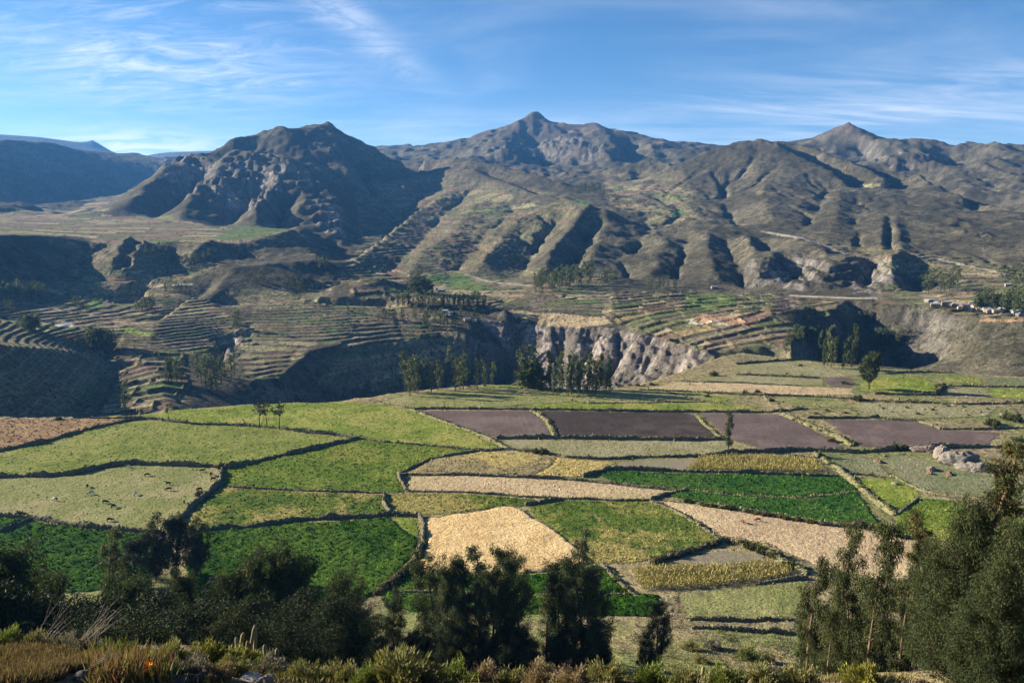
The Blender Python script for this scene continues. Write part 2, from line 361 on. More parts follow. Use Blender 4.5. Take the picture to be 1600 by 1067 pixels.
def soft_poly(px, py, poly, wob=9):
    key = px.shape
    if key not in _WOB: _WOB[key] = (fbm(px / 22, py / 22, 3, 41).astype(np.float32), fbm(px / 22 + 9, py / 22 + 4, 3, 42).astype(np.float32))
    q = np.array(poly, float); lo = q.min(0) - wob; hi_ = q.max(0) + wob
    k = np.nonzero(((px > lo[0]) & (px < hi_[0]) & (py > lo[1]) & (py < hi_[1])).ravel())[0]
    out = np.zeros(px.size, bool)
    if len(k):
        out[k] = in_poly(px.ravel()[k] + wob * _WOB[key][0].ravel()[k], py.ravel()[k] + wob * _WOB[key][1].ravel()[k], poly)
    return out.reshape(px.shape)
def blur(a, n):
    for _ in range(n):
        p = np.pad(a, 1, mode='edge'); a = (p[:-2, 1:-1] + p[2:, 1:-1] + p[1:-1, :-2] + p[1:-1, 2:] + 2 * a) / 6
    return a
# --- gullies carved by running water, finer grid
EG = 0.0024; EA0 = -.70; ENA = int(1.40 / EG); EL0 = math.log(560.); ENL = int((math.log(7000.) - EL0) / EG)
ea = EA0 + EG * np.arange(ENA); el = EL0 + EG * np.arange(ENL)
EA, EL = np.meshgrid(ea, el); ER = np.exp(EL); EX = ER * np.sin(EA); EY = ER * np.cos(EA)
E = bil(ZB, EA, EL)
wpx, wpy = to_px(EX, EY, E)
relief = sstep(430, 395, wpy) + .5 * sstep(500, 430, wpy) * sstep(395, 430, wpy)         # how wild the ground is: mountains
calm = blur(soft_poly(wpx, wpy, [(1016,276),(1161,217),(1250,228),(1480,297),(1600,340),(1600,420),(1500,412),(1290,384),(1200,365),(1060,345)], 12) * 1.0, 8)
calm2 = blur(soft_poly(wpx, wpy, [(-300,190),(0,205),(230,232),(272,262),(200,306),(80,322),(-300,335)], 3) * 1.0, 8)
calm3 = np.maximum(blur(soft_poly(wpx, wpy, [(-400,330),(80,330),(250,297),(290,325),(240,337),(460,350),(462,376),(228,388),(180,380),(-400,374)], 3) * 1.0, 5), .6 * blur(soft_poly(wpx, wpy, [(560,250),(760,255),(880,290),(940,270),(1066,270),(1110,350),(900,320),(800,350),(640,400),(540,410)], 8) * 1.0, 8))
amp = np.clip(relief, .12, 1) * (1 - .6 * calm) * (1 - .85 * calm2) * (1 - .92 * calm3) * np.clip(ER / 1600, .45, 2.2)
plr = sstep(1.0, 1.18, ER / rim_r(EA))
E = E + plr * amp * (9 * fbm(EX / 160, EY / 160, 4, 3) + 6 * (fbm(EX / 75, EY / 75, 3, 5, ridged=True) - .3))
ROCK = [  # craggy faces: polygon in the picture, strength
 ([(255,245),(300,238),(330,262),(318,292),(290,310),(262,300)], 1.0), ([(330,270),(372,245),(420,240),(470,262),(500,290),(470,300),(440,300),(400,325),(360,335),(325,320)], 1.0),
 ([(478,322),(520,308),(540,330),(535,372),(505,370)], 1.0), ([(750,235),(800,225),(815,250),(770,250)], .8), ([(840,225),(900,215),(945,225),(930,252),(880,248),(840,245)], .9),
 ([(1345,238),(1400,240),(1430,240),(1480,240),(1480,262),(1420,275),(1370,262)], .8), ([(1170,400),(1235,400),(1330,405),(1330,440),(1290,455),(1180,450)], .8), ([(1330,402),(1400,400),(1420,440),(1380,462),(1330,455)], .6),
 ([(1480,345),(1540,350),(1560,380),(1500,375)], .7), ([(745,500),(830,506),(960,514),(1030,530),(1110,555),(1080,585),(960,605),(860,610),(815,560)], .55), ([(360,515),(400,505),(395,545),(350,560)], .6),
 ([(1320,470),(1480,500),(1480,540),(1400,520)], .15)]
rock = np.zeros_like(E)
for poly, s in ROCK: rock = np.maximum(rock, soft_poly(wpx, wpy, poly) * s)
rock = blur(rock, 4)
for b in range(6):
    gy, gx = np.gradient(E, EG)
    gy = gy / ER; gx = gx / ER                                # true slopes
    n = 70000
    y = RNG.random(n) * (ENL - 3) + 1; x = RNG.random(n) * (ENA - 3) + 1
    dx = np.zeros(n); dy = np.zeros(n); IDX = []; W = []
    alive = np.ones(n, bool)
    for s in range(70):
        i = y.astype(int); j = x.astype(int)
        sx = gx[i, j]; sy = gy[i, j]; sl = np.hypot(sx, sy)
        dx = dx * .45 - sx / (sl + 1e-6) * .55; dy = dy * .45 - sy / (sl + 1e-6) * .55
        nn = np.hypot(dx, dy) + 1e-6; dx /= nn; dy /= nn
        alive &= (sl > .06) & (-(dx * sx + dy * sy) > 0)
        w = alive * np.minimum(sl, .6) * min(s / 12., 1)
        IDX.append(i * ENA + j); W.append(w)
        x = np.where(alive, np.clip(x + dx, 1, ENA - 3), x); y = np.where(alive, np.clip(y + dy, 1, ENL - 3), y)
    cut = np.bincount(np.concatenate(IDX), np.concatenate(W), ENA * ENL).reshape(ENL, ENA)
    cut = blur(cut, 1)
    E = E - plr * np.minimum(cut * ER * EG * .030, ER * EG * .9) * (.35 + .65 * np.clip(relief + rock, 0, 1)) * (1 - .7 * calm3)
    E = E + .25 * (blur(E, 1) - E)
log('erosion')
# crags: blocky steps and ridged noise where rock shows
cr = fbm(EX / 46, EY / 46, 5, 8, .6, ridged=True); cr2 = fbm(EX / 20 + 3, EY / 20, 4, 9, .6, ridged=True)
st = 14 * np.clip(ER / 1800, .5, 2)
tq = E / st + .35 * fbm(EX / 90, EY / 90, 3, 12); fr = tq - np.floor(tq)
step = (sstep(.35, .75, fr) - fr) * st
cr3 = fbm(EX / 9, EY / 9 + E / 14, 3, 10, .6, ridged=True)
E = E + plr * rock * (step * 1.4 + np.clip(ER / 1600, .4, 1.8) * (4 * cr + 6 * cr2 + 4.5 * cr3))
E = E + plr * np.clip(relief, .1, 1) * (1 - .8 * calm3) * np.clip(ER / 1500, .4, 2.0) * (2.6 * fbm(EX / 24, EY / 24, 4, 21) + 1.2 * fbm(EX / 8, EY / 8, 2, 22))
def ebil(az, lr):
    j = np.clip((az - EA0) / EG, 0, ENA - 1.001); i = np.clip((lr - EL0) / EG, 0, ENL - 1.001)
    i0 = i.astype(int); j0 = j.astype(int); fi = i - i0; fj = j - j0
    return (E[i0, j0] * (1 - fj) + E[i0, j0 + 1] * fj) * (1 - fi) + (E[i0 + 1, j0] * (1 - fj) + E[i0 + 1, j0 + 1] * fj) * fi
cl_ = blur(soft_poly(wpx, wpy, [(740,502),(830,508),(960,516),(1030,534),(1112,558),(1080,588),(960,608),(850,612),(815,562)], 4) * 1.0, 3)
E = E - cl_ * (2.6 * fbm(EX / 5.5, EY / 5.5 + E / 30, 3, 14, .6, ridged=True) + 3.2 * fbm(EX / 15, EY / 26, 3, 15, .5, ridged=True))
# terraces
TERR = [([(392,482),(520,474),(640,478),(700,505),(616,530),(533,535),(483,547),(433,592),(392,592),(372,560),(380,510)], 2.0),
 ([(-60,445),(120,438),(230,440),(330,470),(378,512),(330,556),(180,545),(185,575),(165,610),(140,655),(-60,640)], 1.9), ([(110,398),(330,392),(345,420),(230,450),(110,440)], 2.6),
  ([(350,452),(520,445),(520,478),(350,478)], 1.8),
 ([(1370,448),(1530,452),(1520,482),(1370,474)], 2.0), ([(560,290),(690,270),(860,300),(900,330),(800,440),(520,440),(560,380)], 3.6), ([(640,395),(960,430),(950,490),(640,470)], 1.6),
 ([(1240,370),(1500,400),(1600,420),(1600,470),(1440,440)], 2.8), ([(360,345),(460,350),(450,375),(300,380)], 1.6), ([(560,500),(700,500),(740,560),(600,610),(500,600)], 3.2), ([(940,270),(1066,270),(1110,345),(1030,352),(950,320)], 4.0)]
def near_depth(r, az):
    """depth of the near hillside below the eye, by range"""
    pxs = np.array([-300, 0, 150, 300, 430, 520, 640, 800, 950, 1100, 1300, 1600, 1900.]); bys = np.array([1000, 1004, 1002, 1012, 1030, 1046, 1046, 1050, 1056, 1052, 1050, 1046, 1046.])
    a, t = px_ray(pxs, bys); tb = -np.interp(az, a, t); a2, t2 = px_ray(pxs, np.full(13, 1075.)); tn = -np.interp(az, a2, t2)
    kr = np.array([0, 3, 6, 22, 30, 45, 70, 110, 145, 172, 196, 222.])
    k = np.stack([0 * tb + 1.6, 0 * tb + 2.25, 0 * tb + 4.4, tn * 22, tb * 30, tb * 30 + 11.5, 0 * tb + 45.5, 0 * tb + 70, 0 * tb + 86, 0 * tb + 95.5, 0 * tb + 101.5, 0 * tb + 104])
    out = np.zeros(np.broadcast(r, az).shape); r = np.broadcast_to(r, out.shape)
    for i in range(len(kr) - 1):
        m = (r >= kr[i]) & (r <= kr[i + 1]); f = (r - kr[i]) / (kr[i + 1] - kr[i])
        out = np.where(m, k[i] * (1 - f) + k[i + 1] * f, out)
    return np.where(r > 222, 104, out)
def undul(x, y): return .9 * fbm(x / 90, y / 90, 2, 31) + .12 * fbm(x / 9, y / 9, 2, 32)
def height(az, r, want=False):
    """ground height everywhere; az, r arrays"""
    az = np.asarray(az, float); r = np.asarray(r, float); x = r * np.sin(az); y = r * np.cos(az)
    lr = np.log(np.maximum(r, 151))
    zb = bil(ZB, az, lr)
    ine = sstep(560, 600, r) * sstep(.70, .67, np.abs(az)) * sstep(7000, 6500, r)
    zf = zb * (1 - ine) + np.where(ine > 0, ebil(np.clip(az, EA0, -EA0), np.clip(lr, EL0, el[-1])), 0) * ine
    pl = sstep(1.0, 1.05, r / rim_r(az))
    z = undul(x, y) * (1 - pl) * sstep(150, 230, r) + zf * np.where(r > rim_r(az), 1, 0)
    nd = near_depth(r, az)
    sp = sstep(-.66, -.84, az) * sstep(75, 105, r) * sstep(185, 150, r)          # unseen spur added left of the view to cast shade on the left wood
    nd = nd * (1 - sp) + np.minimum(nd, 20) * sp
    z = np.where(r < 222, CAM_H - nd + .55 * fbm(x / 7, y / 7, 3, 33) * sstep(4, 12, r), z)
    return z
# --- sample the sheet
def span(a, b, n): return np.exp(np.linspace(math.log(a), math.log(b), n, endpoint=False))
ROWS = np.concatenate([span(2.0, 16, 18), span(16, 60, 90), span(60, 200, 60), span(200, 480, 44), span(480, 620, 56), span(620, 1300, 310), span(1300, 3000, 215), span(3000, 6600, 120), span(6600, 10500, 56), [10500.]])
cz = np.concatenate([np.linspace(-62, -38, 50, endpoint=False), np.linspace(-38, 38, 800), np.linspace(38, 62, 51)[1:]])
COLS = np.radians(cz)
GA, GR = np.meshgrid(COLS, ROWS); GX = GR * np.sin(GA); GY = GR * np.cos(GA)
GZ = height(GA, GR); log('sampled')
gpx, gpy = to_px(GX, GY, GZ)
farm = sstep(1.06, 1.15, GR / rim_r(GA))
TMASK = np.zeros_like(GZ); TSTEP = np.full_like(GZ, 2.4)
for poly, s in TERR:
    m = soft_poly(gpx, gpy, poly, 7) & (farm > 0); TMASK = np.where(m, 1, TMASK); TSTEP = np.where(m, s, TSTEP)
TMASK = blur(TMASK, 3) * farm
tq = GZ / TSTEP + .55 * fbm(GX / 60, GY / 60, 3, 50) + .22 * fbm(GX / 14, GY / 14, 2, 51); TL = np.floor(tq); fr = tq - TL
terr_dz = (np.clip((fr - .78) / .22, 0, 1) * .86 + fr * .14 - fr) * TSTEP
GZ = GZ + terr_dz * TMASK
# range of the first hit for a photo pixel on the finished sheet
def hit(px, py, rmin=3):
    az, te = px_ray(px, py); az = float(az); te = float(te)
    j = np.interp(az, COLS, np.arange(len(COLS))); j0 = int(min(j, len(COLS) - 2)); f = j - j0
    col = GZ[:, j0] * (1 - f) + GZ[:, j0 + 1] * f; t = (col - CAM_H) / ROWS
    ok = (t >= te) & (ROWS > rmin); k = int(np.argmax(ok))
    if not ok[k]: k = len(ROWS) - 1
    k = max(k, 1)
    g = 1.0 if t[k] <= t[k - 1] else min(max((te - t[k - 1]) / (t[k] - t[k - 1]), 0), 1)
    r = ROWS[k - 1] * (1 - g) + ROWS[k] * g
    return r * sin(az), r * cos(az), float(col[k - 1] * (1 - g) + col[k] * g)
def ground(x, y):
    """height of the finished sheet under x, y (arrays)"""
    x = np.asarray(x, float); y = np.asarray(y, float); az = np.arctan2(x, y); r = np.hypot(x, y)
    j = np.interp(az, COLS, np.arange(len(COLS))); i = np.interp(r, ROWS, np.arange(len(ROWS)))
    i0 = np.minimum(i.astype(int), len(ROWS) - 2); j0 = np.minimum(j.astype(int), len(COLS) - 2); fi = i - i0; fj = j - j0
    return (GZ[i0, j0] * (1 - fj) + GZ[i0, j0 + 1] * fj) * (1 - fi) + (GZ[i0 + 1, j0] * (1 - fj) + GZ[i0 + 1, j0 + 1] * fj) * fi
def on_plain(px, py):
    """photo pixel -> point on the farmland (flat bench), for field corners"""
    az, te = px_ray(px, py); r = CAM_H / np.maximum(-te, 1e-3)
    return np.stack([r * np.sin(az), r * np.cos(az)], -1)

# --- land cover (real surface colours)
rockm = np.zeros_like(GZ)
for poly, s in ROCK: rockm = np.maximum(rockm, soft_poly(gpx, gpy, poly) * s)
rockm = blur(rockm, 2)
dzr = np.gradient(GZ, axis=0) / np.gradient(ROWS)[:, None]; dza = np.gradient(GZ, axis=1) / (np.gradient(COLS)[None] * GR)
slope = np.hypot(dzr, dza)
n1 = fbm(GX / 140, GY / 140, 4, 60); n2 = fbm(GX / 35, GY / 35, 4, 61); n3 = fbm(GX / 9, GY / 9, 3, 62)
def C3(*c): return np.array(c)[None, None]
def mixc(a, b, t): return a + (b - a) * t[..., None]
t = sstep(-.35, .45, n1 * .6 + n2 * .6)
alb = mixc(C3(.069, .062, .042), C3(.150, .131, .090), t)                 # dry scrub / dry grass
n4 = fbm(GX / 3.5, GY / 3.5, 2, 63)
alb = mixc(alb, C3(.034, .035, .021), sstep(.0, .45, n3 * .6 + n2 * .3 + n4 * .5) * .75)
hi = sstep(230, 185, gpy) * sstep(3000, 4200, GR)
alb = mixc(alb, C3(.15, .112, .090), hi * .6)                         # reddish bare summits
rk = mixc(C3(.085, .075, .068), C3(.225, .20, .18), sstep(-.3, .5, n2 + n3 * .6))
alb = mixc(alb, rk, np.clip(rockm * sstep(.45, .95, slope + .5 * n3 + .3 * n2), 0, 1) * .9)
alb = mixc(alb, rk * .8, sstep(.85, 1.4, slope) * .5)
cliffs = soft_poly(gpx, gpy, [(745,500),(800,505),(960,514),(1030,532),(1110,556),(1080,586),(960,605),(860,610),(815,560)], 6)
pale = mixc(C3(.13, .108, .092), C3(.28, .24, .21), sstep(-.4, .4, n3 + .5 * n2))
alb = mixc(alb, pale, blur(cliffs * sstep(.25, .55, slope + .2 * n3), 1) * .85)
palem = np.zeros_like(GZ)
for poly in ([(405,255),(432,262),(440,290),(412,300),(392,280)],[(350,298),(395,300),(385,330),(350,325)],[(512,322),(536,330),(536,368),(516,360)],[(1205,405),(1235,402),(1240,450),(1212,455)],[(1325,432),(1368,440),(1372,462),(1330,464)],[(1372,402),(1396,402),(1396,428),(1380,436)],
             [(362,518),(402,508),(392,540),(360,560)]):
    palem = np.maximum(palem, soft_poly(gpx, gpy, poly, 10))
alb = mixc(alb, pale, blur(palem, 2) * sstep(-.4, .3, n3 + .5 * n4) * .8 * farm)
# strips and plots
PAL = np.array([(.30,.235,.14),(.24,.18,.12),(.17,.125,.09),(.13,.14,.06),(.11,.15,.05),(.21,.19,.10),(.33,.27,.16),(.16,.15,.08),(.26,.20,.10),(.20,.13,.09),(.14,.125,.075),(.19,.165,.105)])
seg = 16 + 20 * hash01(TL.astype(int), (TSTEP * 10).astype(int)); al = np.floor((GX * .9 + GY * .35 + 200 * hash01(TL.astype(int), 7)) / seg)
pc = PAL[(hash01(TL.astype(int), al.astype(int), 3) * len(PAL)).astype(int)]
pc = pc * (1.12 + .3 * hash01(TL.astype(int), al.astype(int), 5))[..., None]
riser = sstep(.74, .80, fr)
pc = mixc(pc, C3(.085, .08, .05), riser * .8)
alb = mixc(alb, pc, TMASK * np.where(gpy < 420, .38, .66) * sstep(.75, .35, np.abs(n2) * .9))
PLOTS = [[(178,548),(280,540),(300,600),(270,655),(150,655),(185,590)],[(-60,442),(230,444),(250,470),(260,505),(150,520),(-60,530)],[(-60,326),(90,330),(230,339),(320,351),(400,357),(455,362),(395,376),(228,384),(130,372),(-60,366)],[(130,318),(215,300),(240,302),(180,330),(120,334)],[(660,427),(790,437),(900,445),(950,480),(800,478),(690,462),(640,440)],[(950,455),(1200,462),(1310,468),(1310,500),(1245,515),(1225,545),(1120,556),(1060,545),(1000,518),(940,490)],[(940,290),(1066,290),(1090,340),(1020,350),(960,325)],[(545,440),(640,445),(640,500),(545,500)],[(1380,455),(1540,460),(1600,485),(1600,500),(1450,490)],[(640,290),(760,290),(860,335),(800,345),(640,320)]]
pm = np.zeros_like(GZ)
for poly in PLOTS: pm = np.maximum(pm, soft_poly(gpx, gpy, poly, 8))
ru = GX * .94 + GY * .34; rv = -GX * .34 + GY * .94; rv = rv + 9 * fbm(GX / 70, GY / 70, 2, 70); ru = ru + 6 * fbm(GX / 60, GY / 60, 2, 71)
cs = np.where(GR > 2600, 3.2, np.where(GR > 1250, 1.7, 1.0)); vi = np.floor(rv / (20 * cs)); uu = ru / (36 * cs) + hash01(vi.astype(int), 9) * 7; ui = np.floor(uu)
fu = uu - ui; fv = rv / (20 * cs) - vi
pc2 = PAL[(hash01(ui.astype(int), vi.astype(int), 13) * len(PAL)).astype(int)] * (1.0 + .25 * hash01(ui.astype(int), vi.astype(int), 15))[..., None] * np.where(gpy < 390, 1.1, 1.0)[..., None]
edge = np.maximum(sstep(.06, .0, np.minimum(fu, 1 - fu)), sstep(.15, .0, np.minimum(fv, 1 - fv)))
pc2 = mixc(pc2, C3(.05, .05, .03), edge * .85)
alb = mixc(alb, pc2, pm * farm * sstep(.5, .3, slope) * .9)
pz = pm * farm * sstep(.5, .3, slope) * (1 - TMASK)
GZ = GZ + pz * sstep(1350, 1150, GR) * (2.1 * edge + 1.8 * (hash01(ui.astype(int), vi.astype(int), 17) - .5))
# single patches that stand out
PATCH = [([(660,338),(690,334),(700,338),(668,343)],(.30,.25,.14)),([(720,300),(752,297),(756,302),(724,306)],(.26,.22,.13)),([(618,318),(640,314),(644,319),(622,324)],(.22,.2,.1)),([(768,312),(800,306),(806,311),(772,318)],(.28,.25,.13)),([(600,345),(628,338),(632,343),(604,351)],(.2,.2,.09)),([(950,300),(972,297),(974,302),(952,305)],(.30,.25,.15)),([(1000,322),(1030,319),(1032,325),(1002,328)],(.26,.22,.12)),([(740,352),(770,346),(774,351),(744,358)],(.24,.21,.11)),([(1180,300),(1215,297),(1220,302),(1184,306)],(.2,.17,.1)),([(760,489),(800,485),(880,491),(945,495),(955,506),(900,513),(850,508),(790,501)],(.40,.31,.18)),([(1343,289),(1360,287),(1393,287),(1385,291),(1350,293)],(.40,.36,.16)),([(1070,463),(1100,457),(1148,461),(1148,484),(1072,484)],(.13,.17,.055)),([(1153,463),(1206,461),(1208,484),(1152,488)],(.20,.19,.09)),([(1212,463),(1250,463),(1255,486),(1212,486)],(.16,.125,.10)),
 ([(663,430),(725,428),(740,440),(725,447),(665,443)],(.10,.16,.045)),([(700,446),(730,441),(765,446),(750,452),(705,452)],(.12,.17,.05)),([(180,512),(205,510),(243,521),(238,524),(190,519)],(.20,.25,.06)),([(84,504),(105,503),(118,508),(110,511),(88,511)],(.55,.52,.42)),([(130,476),(160,463),(160,478),(140,484)],(.17,.25,.06)),
 ([(95,520),(140,520),(138,533),(100,533)],(.26,.13,.08)),([(545,464),(590,463),(600,471),(545,472)],(.34,.25,.15)),([(706,455),(735,454),(735,462),(706,461)],(.36,.26,.16)),([(1270,507),(1320,498),(1330,510),(1275,513)],(.44,.38,.26)),([(1070,501),(1150,505),(1140,510),(1075,506)],(.50,.42,.30)),([(1100,490),(1190,505),(1180,512),(1080,500)],(.34,.21,.13)),
 ([(1485,469),(1530,470),(1545,476),(1490,475)],(.42,.28,.07)),([(1530,497),(1600,497),(1600,503),(1530,503)],(.36,.24,.14)),([(367,353),(455,355),(450,360),(395,372),(330,374),(350,362)],(.12,.16,.06)),([(245,338),(275,337),(270,345),(240,344)],(.17,.18,.07)),([(578,368),(598,365),(596,370),(576,371)],(.44,.40,.18)),
 ([(795,322),(830,316),(838,323),(800,328)],(.36,.33,.17)),([(975,292),(1000,290),(1000,296),(975,297)],(.38,.32,.2)),([(1020,304),(1058,304),(1060,312),(1022,311)],(.18,.20,.08)),([(1046,328),(1066,326),(1072,335),(1050,338)],(.07,.13,.05)),([(900,312),(925,316),(920,323),(890,318)],(.09,.13,.05)),([(800,375),(850,345),(860,350),(820,378)],(.20,.20,.10)),
 ([(1290,500),(1310,495),(1325,503),(1300,508)],(.2,.19,.1)),([(50,493),(85,490),(90,500),(55,500)],(.30,.22,.14)),([(60,480),(110,478),(118,484),(66,487)],(.36,.29,.2))]
for poly, c in PATCH:
    m = soft_poly(gpx, gpy, poly, 3) & (farm > .3) & (slope < .7)
    alb = mixc(alb, C3(*c), m * .92)
# tracks
def near_line(pts, w):
    out = np.zeros(GZ.size); q = np.array(pts, float); lo = q.min(0) - w; hi_ = q.max(0) + w
    k = np.nonzero(((gpx > lo[0]) & (gpx < hi_[0]) & (gpy > lo[1]) & (gpy < hi_[1])).ravel())[0]
    X = gpx.ravel()[k]; Y = gpy.ravel()[k]; d = np.full(len(k), 1e9)
    for (x1, y1), (x2, y2) in zip(pts[:-1], pts[1:]):
        vx, vy = x2 - x1, y2 - y1; t = np.clip(((X - x1) * vx + (Y - y1) * vy) / (vx * vx + vy * vy), 0, 1)
        d = np.minimum(d, np.hypot(X - x1 - t * vx, (Y - y1 - t * vy) * 1.6))
    out[k] = sstep(w, w * .45, d)
    return out.reshape(GZ.shape)
for pts, w in (([(1190,362),(1250,372),(1290,384),(1322,396)],3.0),([(1432,398),(1470,405),(1512,414)],3.0),([(728,428),(750,436),(780,442),(830,445)],2.4),([(1235,462),(1330,466),(1370,466)],3.0),([(1512,414),(1560,425),(1600,432)],2.0),([(235,447),(300,444)],2.5)):
    alb = mixc(alb, C3(.42, .36, .29), near_line(pts, w) * farm * .85)
# farmland base and near hillside
dry = mixc(mixc(C3(.27, .22, .115), C3(.17, .18, .065), sstep(-.25, .3, fbm(GX / 30, GY / 30, 4, 80))), C3(.20, .15, .10), sstep(.1, .5, fbm(GX / 14, GY / 14, 3, 81)) * .6)
alb = mixc(dry, alb, farm)
hs = sstep(150, 90, GR)
hill = mixc(mixc(C3(.14, .105, .06), C3(.22, .175, .09), sstep(-.2, .3, fbm(GX / 3, GY / 3, 4, 82))), C3(.09, .065, .05), sstep(.1, .5, fbm(GX / 5, GY / 5, 3, 83)) * .6)
alb = mixc(alb, hill, hs)
nr, nc = GZ.shape
ids = np.arange(nr * nc).reshape(nr, nc)
F = np.stack([ids[:-1, :-1], ids[:-1, 1:], ids[1:, 1:], ids[1:, :-1]], -1).reshape(-1, 4)

def mat_new(name, rough=.95):
    m = bpy.data.materials.new(name); m.use_nodes = True
    b = m.node_tree.nodes['Principled BSDF']; b.inputs['Roughness'].default_value = rough
    b.inputs['Specular IOR Level'].default_value = .03
    return m, m.node_tree.nodes, m.node_tree.links, b
def n_noise(N, L, vec, scale, detail=4, rough=.6, sy=None):
    n = N.new('ShaderNodeTexNoise'); n.inputs['Scale'].default_value = scale; n.inputs['Detail'].default_value = detail; n.inputs['Roughness'].default_value = rough
    L.new(vec, n.inputs['Vector']); return n.outputs[0]
def n_range(N, L, v, a, b, c, d):
    n = N.new('ShaderNodeMapRange'); L.new(v, n.inputs[0])
    for i, q in enumerate((a, b, c, d)): n.inputs[i + 1].default_value = q
    return n.outputs[0]
def n_math(N, L, op, a, b):
    n = N.new('ShaderNodeMath'); n.operation = op
    for i, v in enumerate((a, b)):
        if isinstance(v, (int, float)): n.inputs[i].default_value = v
        else: L.new(v, n.inputs[i])
    return n.outputs[0]
def n_mix(N, L, f, a, b, mode='MIX'):
    n = N.new('ShaderNodeMix'); n.data_type = 'RGBA'; n.blend_type = mode
    for i, v in ((0, f), (6, a), (7, b)):
        if isinstance(v, (int, float)): n.inputs[i].default_value = v
        elif isinstance(v, tuple): n.inputs[i].default_value = v + (1,)
        else: L.new(v, n.inputs[i])
    return n.outputs[2]
def n_bump(N, L, b, h, dist, strength=1.0):
    n = N.new('ShaderNodeBump'); n.inputs['Distance'].default_value = dist; n.inputs['Strength'].default_value = strength
    L.new(h, n.inputs['Height']); L.new(n.outputs[0], b.inputs['Normal'])
def terrain_mat():
    m, N, L, b = mat_new('terrain')
    at = N.new('ShaderNodeAttribute'); at.attribute_name = 'albedo'
    P = N.new('ShaderNodeNewGeometry').outputs['Position']
    a = n_noise(N, L, P, .30, 6, .75); c = n_noise(N, L, P, .07, 4, .6); s = n_noise(N, L, P, .22, 4, .8)
    col = n_mix(N, L, 1.0, at.outputs['Color'], n_range(N, L, a, .35, .65, .60, 1.40), 'MULTIPLY')
    col = n_mix(N, L, 1.0, col, n_range(N, L, c, .3, .7, .8, 1.2), 'MULTIPLY')
    dots = n_range(N, L, s, .53, .60, 0, .8)                  # dark bushes scattered over the slopes
    col = n_mix(N, L, dots, col, (.026, .029, .016))
    L.new(col, b.inputs['Base Color'])
    n_bump(N, L, b, n_math(N, L, 'ADD', a, n_math(N, L, 'MULTIPLY', s, 1.2)), 1.6, .8)
    return m
M_TERR = terrain_mat()
me = np_mesh('terrain', np.stack([GX, GY, GZ], -1).reshape(-1, 3), F, True, alb.reshape(-1, 3), M_TERR)
tag(link('terrain', me), 'canyon farmland, terraced slopes and dry mountains', None, None, 'structure')
log('terrain mesh', len(F))

# ------------------------------------------------------------------ haze: one closed box of thin air round everything
def build_haze():
    x0, x1, y0, y1, z0, z1 = -9800, 9800, -400, 10900, float(GZ.min()) - 3, max(float(GZ.max()) + 30, CAM_H + 20)
    V = np.array([(x, y, z) for z in (z0, z1) for y in (y0, y1) for x in (x0, x1)])
    Fq = np.array([(0, 2, 3, 1), (4, 5, 7, 6), (0, 1, 5, 4), (2, 6, 7, 3), (0, 4, 6, 2), (1, 3, 7, 5)])
    m = bpy.data.materials.new('haze'); m.use_nodes = True; nt = m.node_tree; nt.nodes.clear()
    o = nt.nodes.new('ShaderNodeOutputMaterial'); v = nt.nodes.new('ShaderNodeVolumePrincipled')
    v.inputs['Color'].default_value = HAZE_COL; v.inputs['Density'].default_value = HAZE_DENSITY; v.inputs['Anisotropy'].default_value = .2
    nt.links.new(v.outputs[0], o.inputs['Volume'])
    tag(link('haze', np_mesh('haze', V, Fq, False, mat=m)), 'thin blue haze filling the valley air', None, None, 'stuff')
build_haze()
# ------------------------------------------------------------------ fields of the bench
def field_mat(name, bump_scale, bump_dist, lo=.55, hi=1.45, furrow=False):
    m, N, L, b = mat_new(name)
    at = N.new('ShaderNodeAttribute'); at.attribute_name = 'albedo'
    P = N.new('ShaderNodeNewGeometry').outputs['Position']
    a = n_noise(N, L, P, bump_scale, 4, .7); c = n_noise(N, L, P, bump_scale * .28, 3, .6)
    col = n_mix(N, L, 1.0, at.outputs['Color'], n_range(N, L, a, .3, .7, lo, hi), 'MULTIPLY')
    L.new(col, b.inputs['Base Color'])
    h = n_math(N, L, 'ADD', a, n_math(N, L, 'MULTIPLY', c, .8))
    n_bump(N, L, b, h, bump_dist, 1.0)
    return m
M_GRASS = field_mat('grass', 1.1, .7); M_CROP = field_mat('crop', 1.0, 1.3, .45, 1.5); M_SOIL = field_mat('soil', 1.6, .25, .8, 1.2)
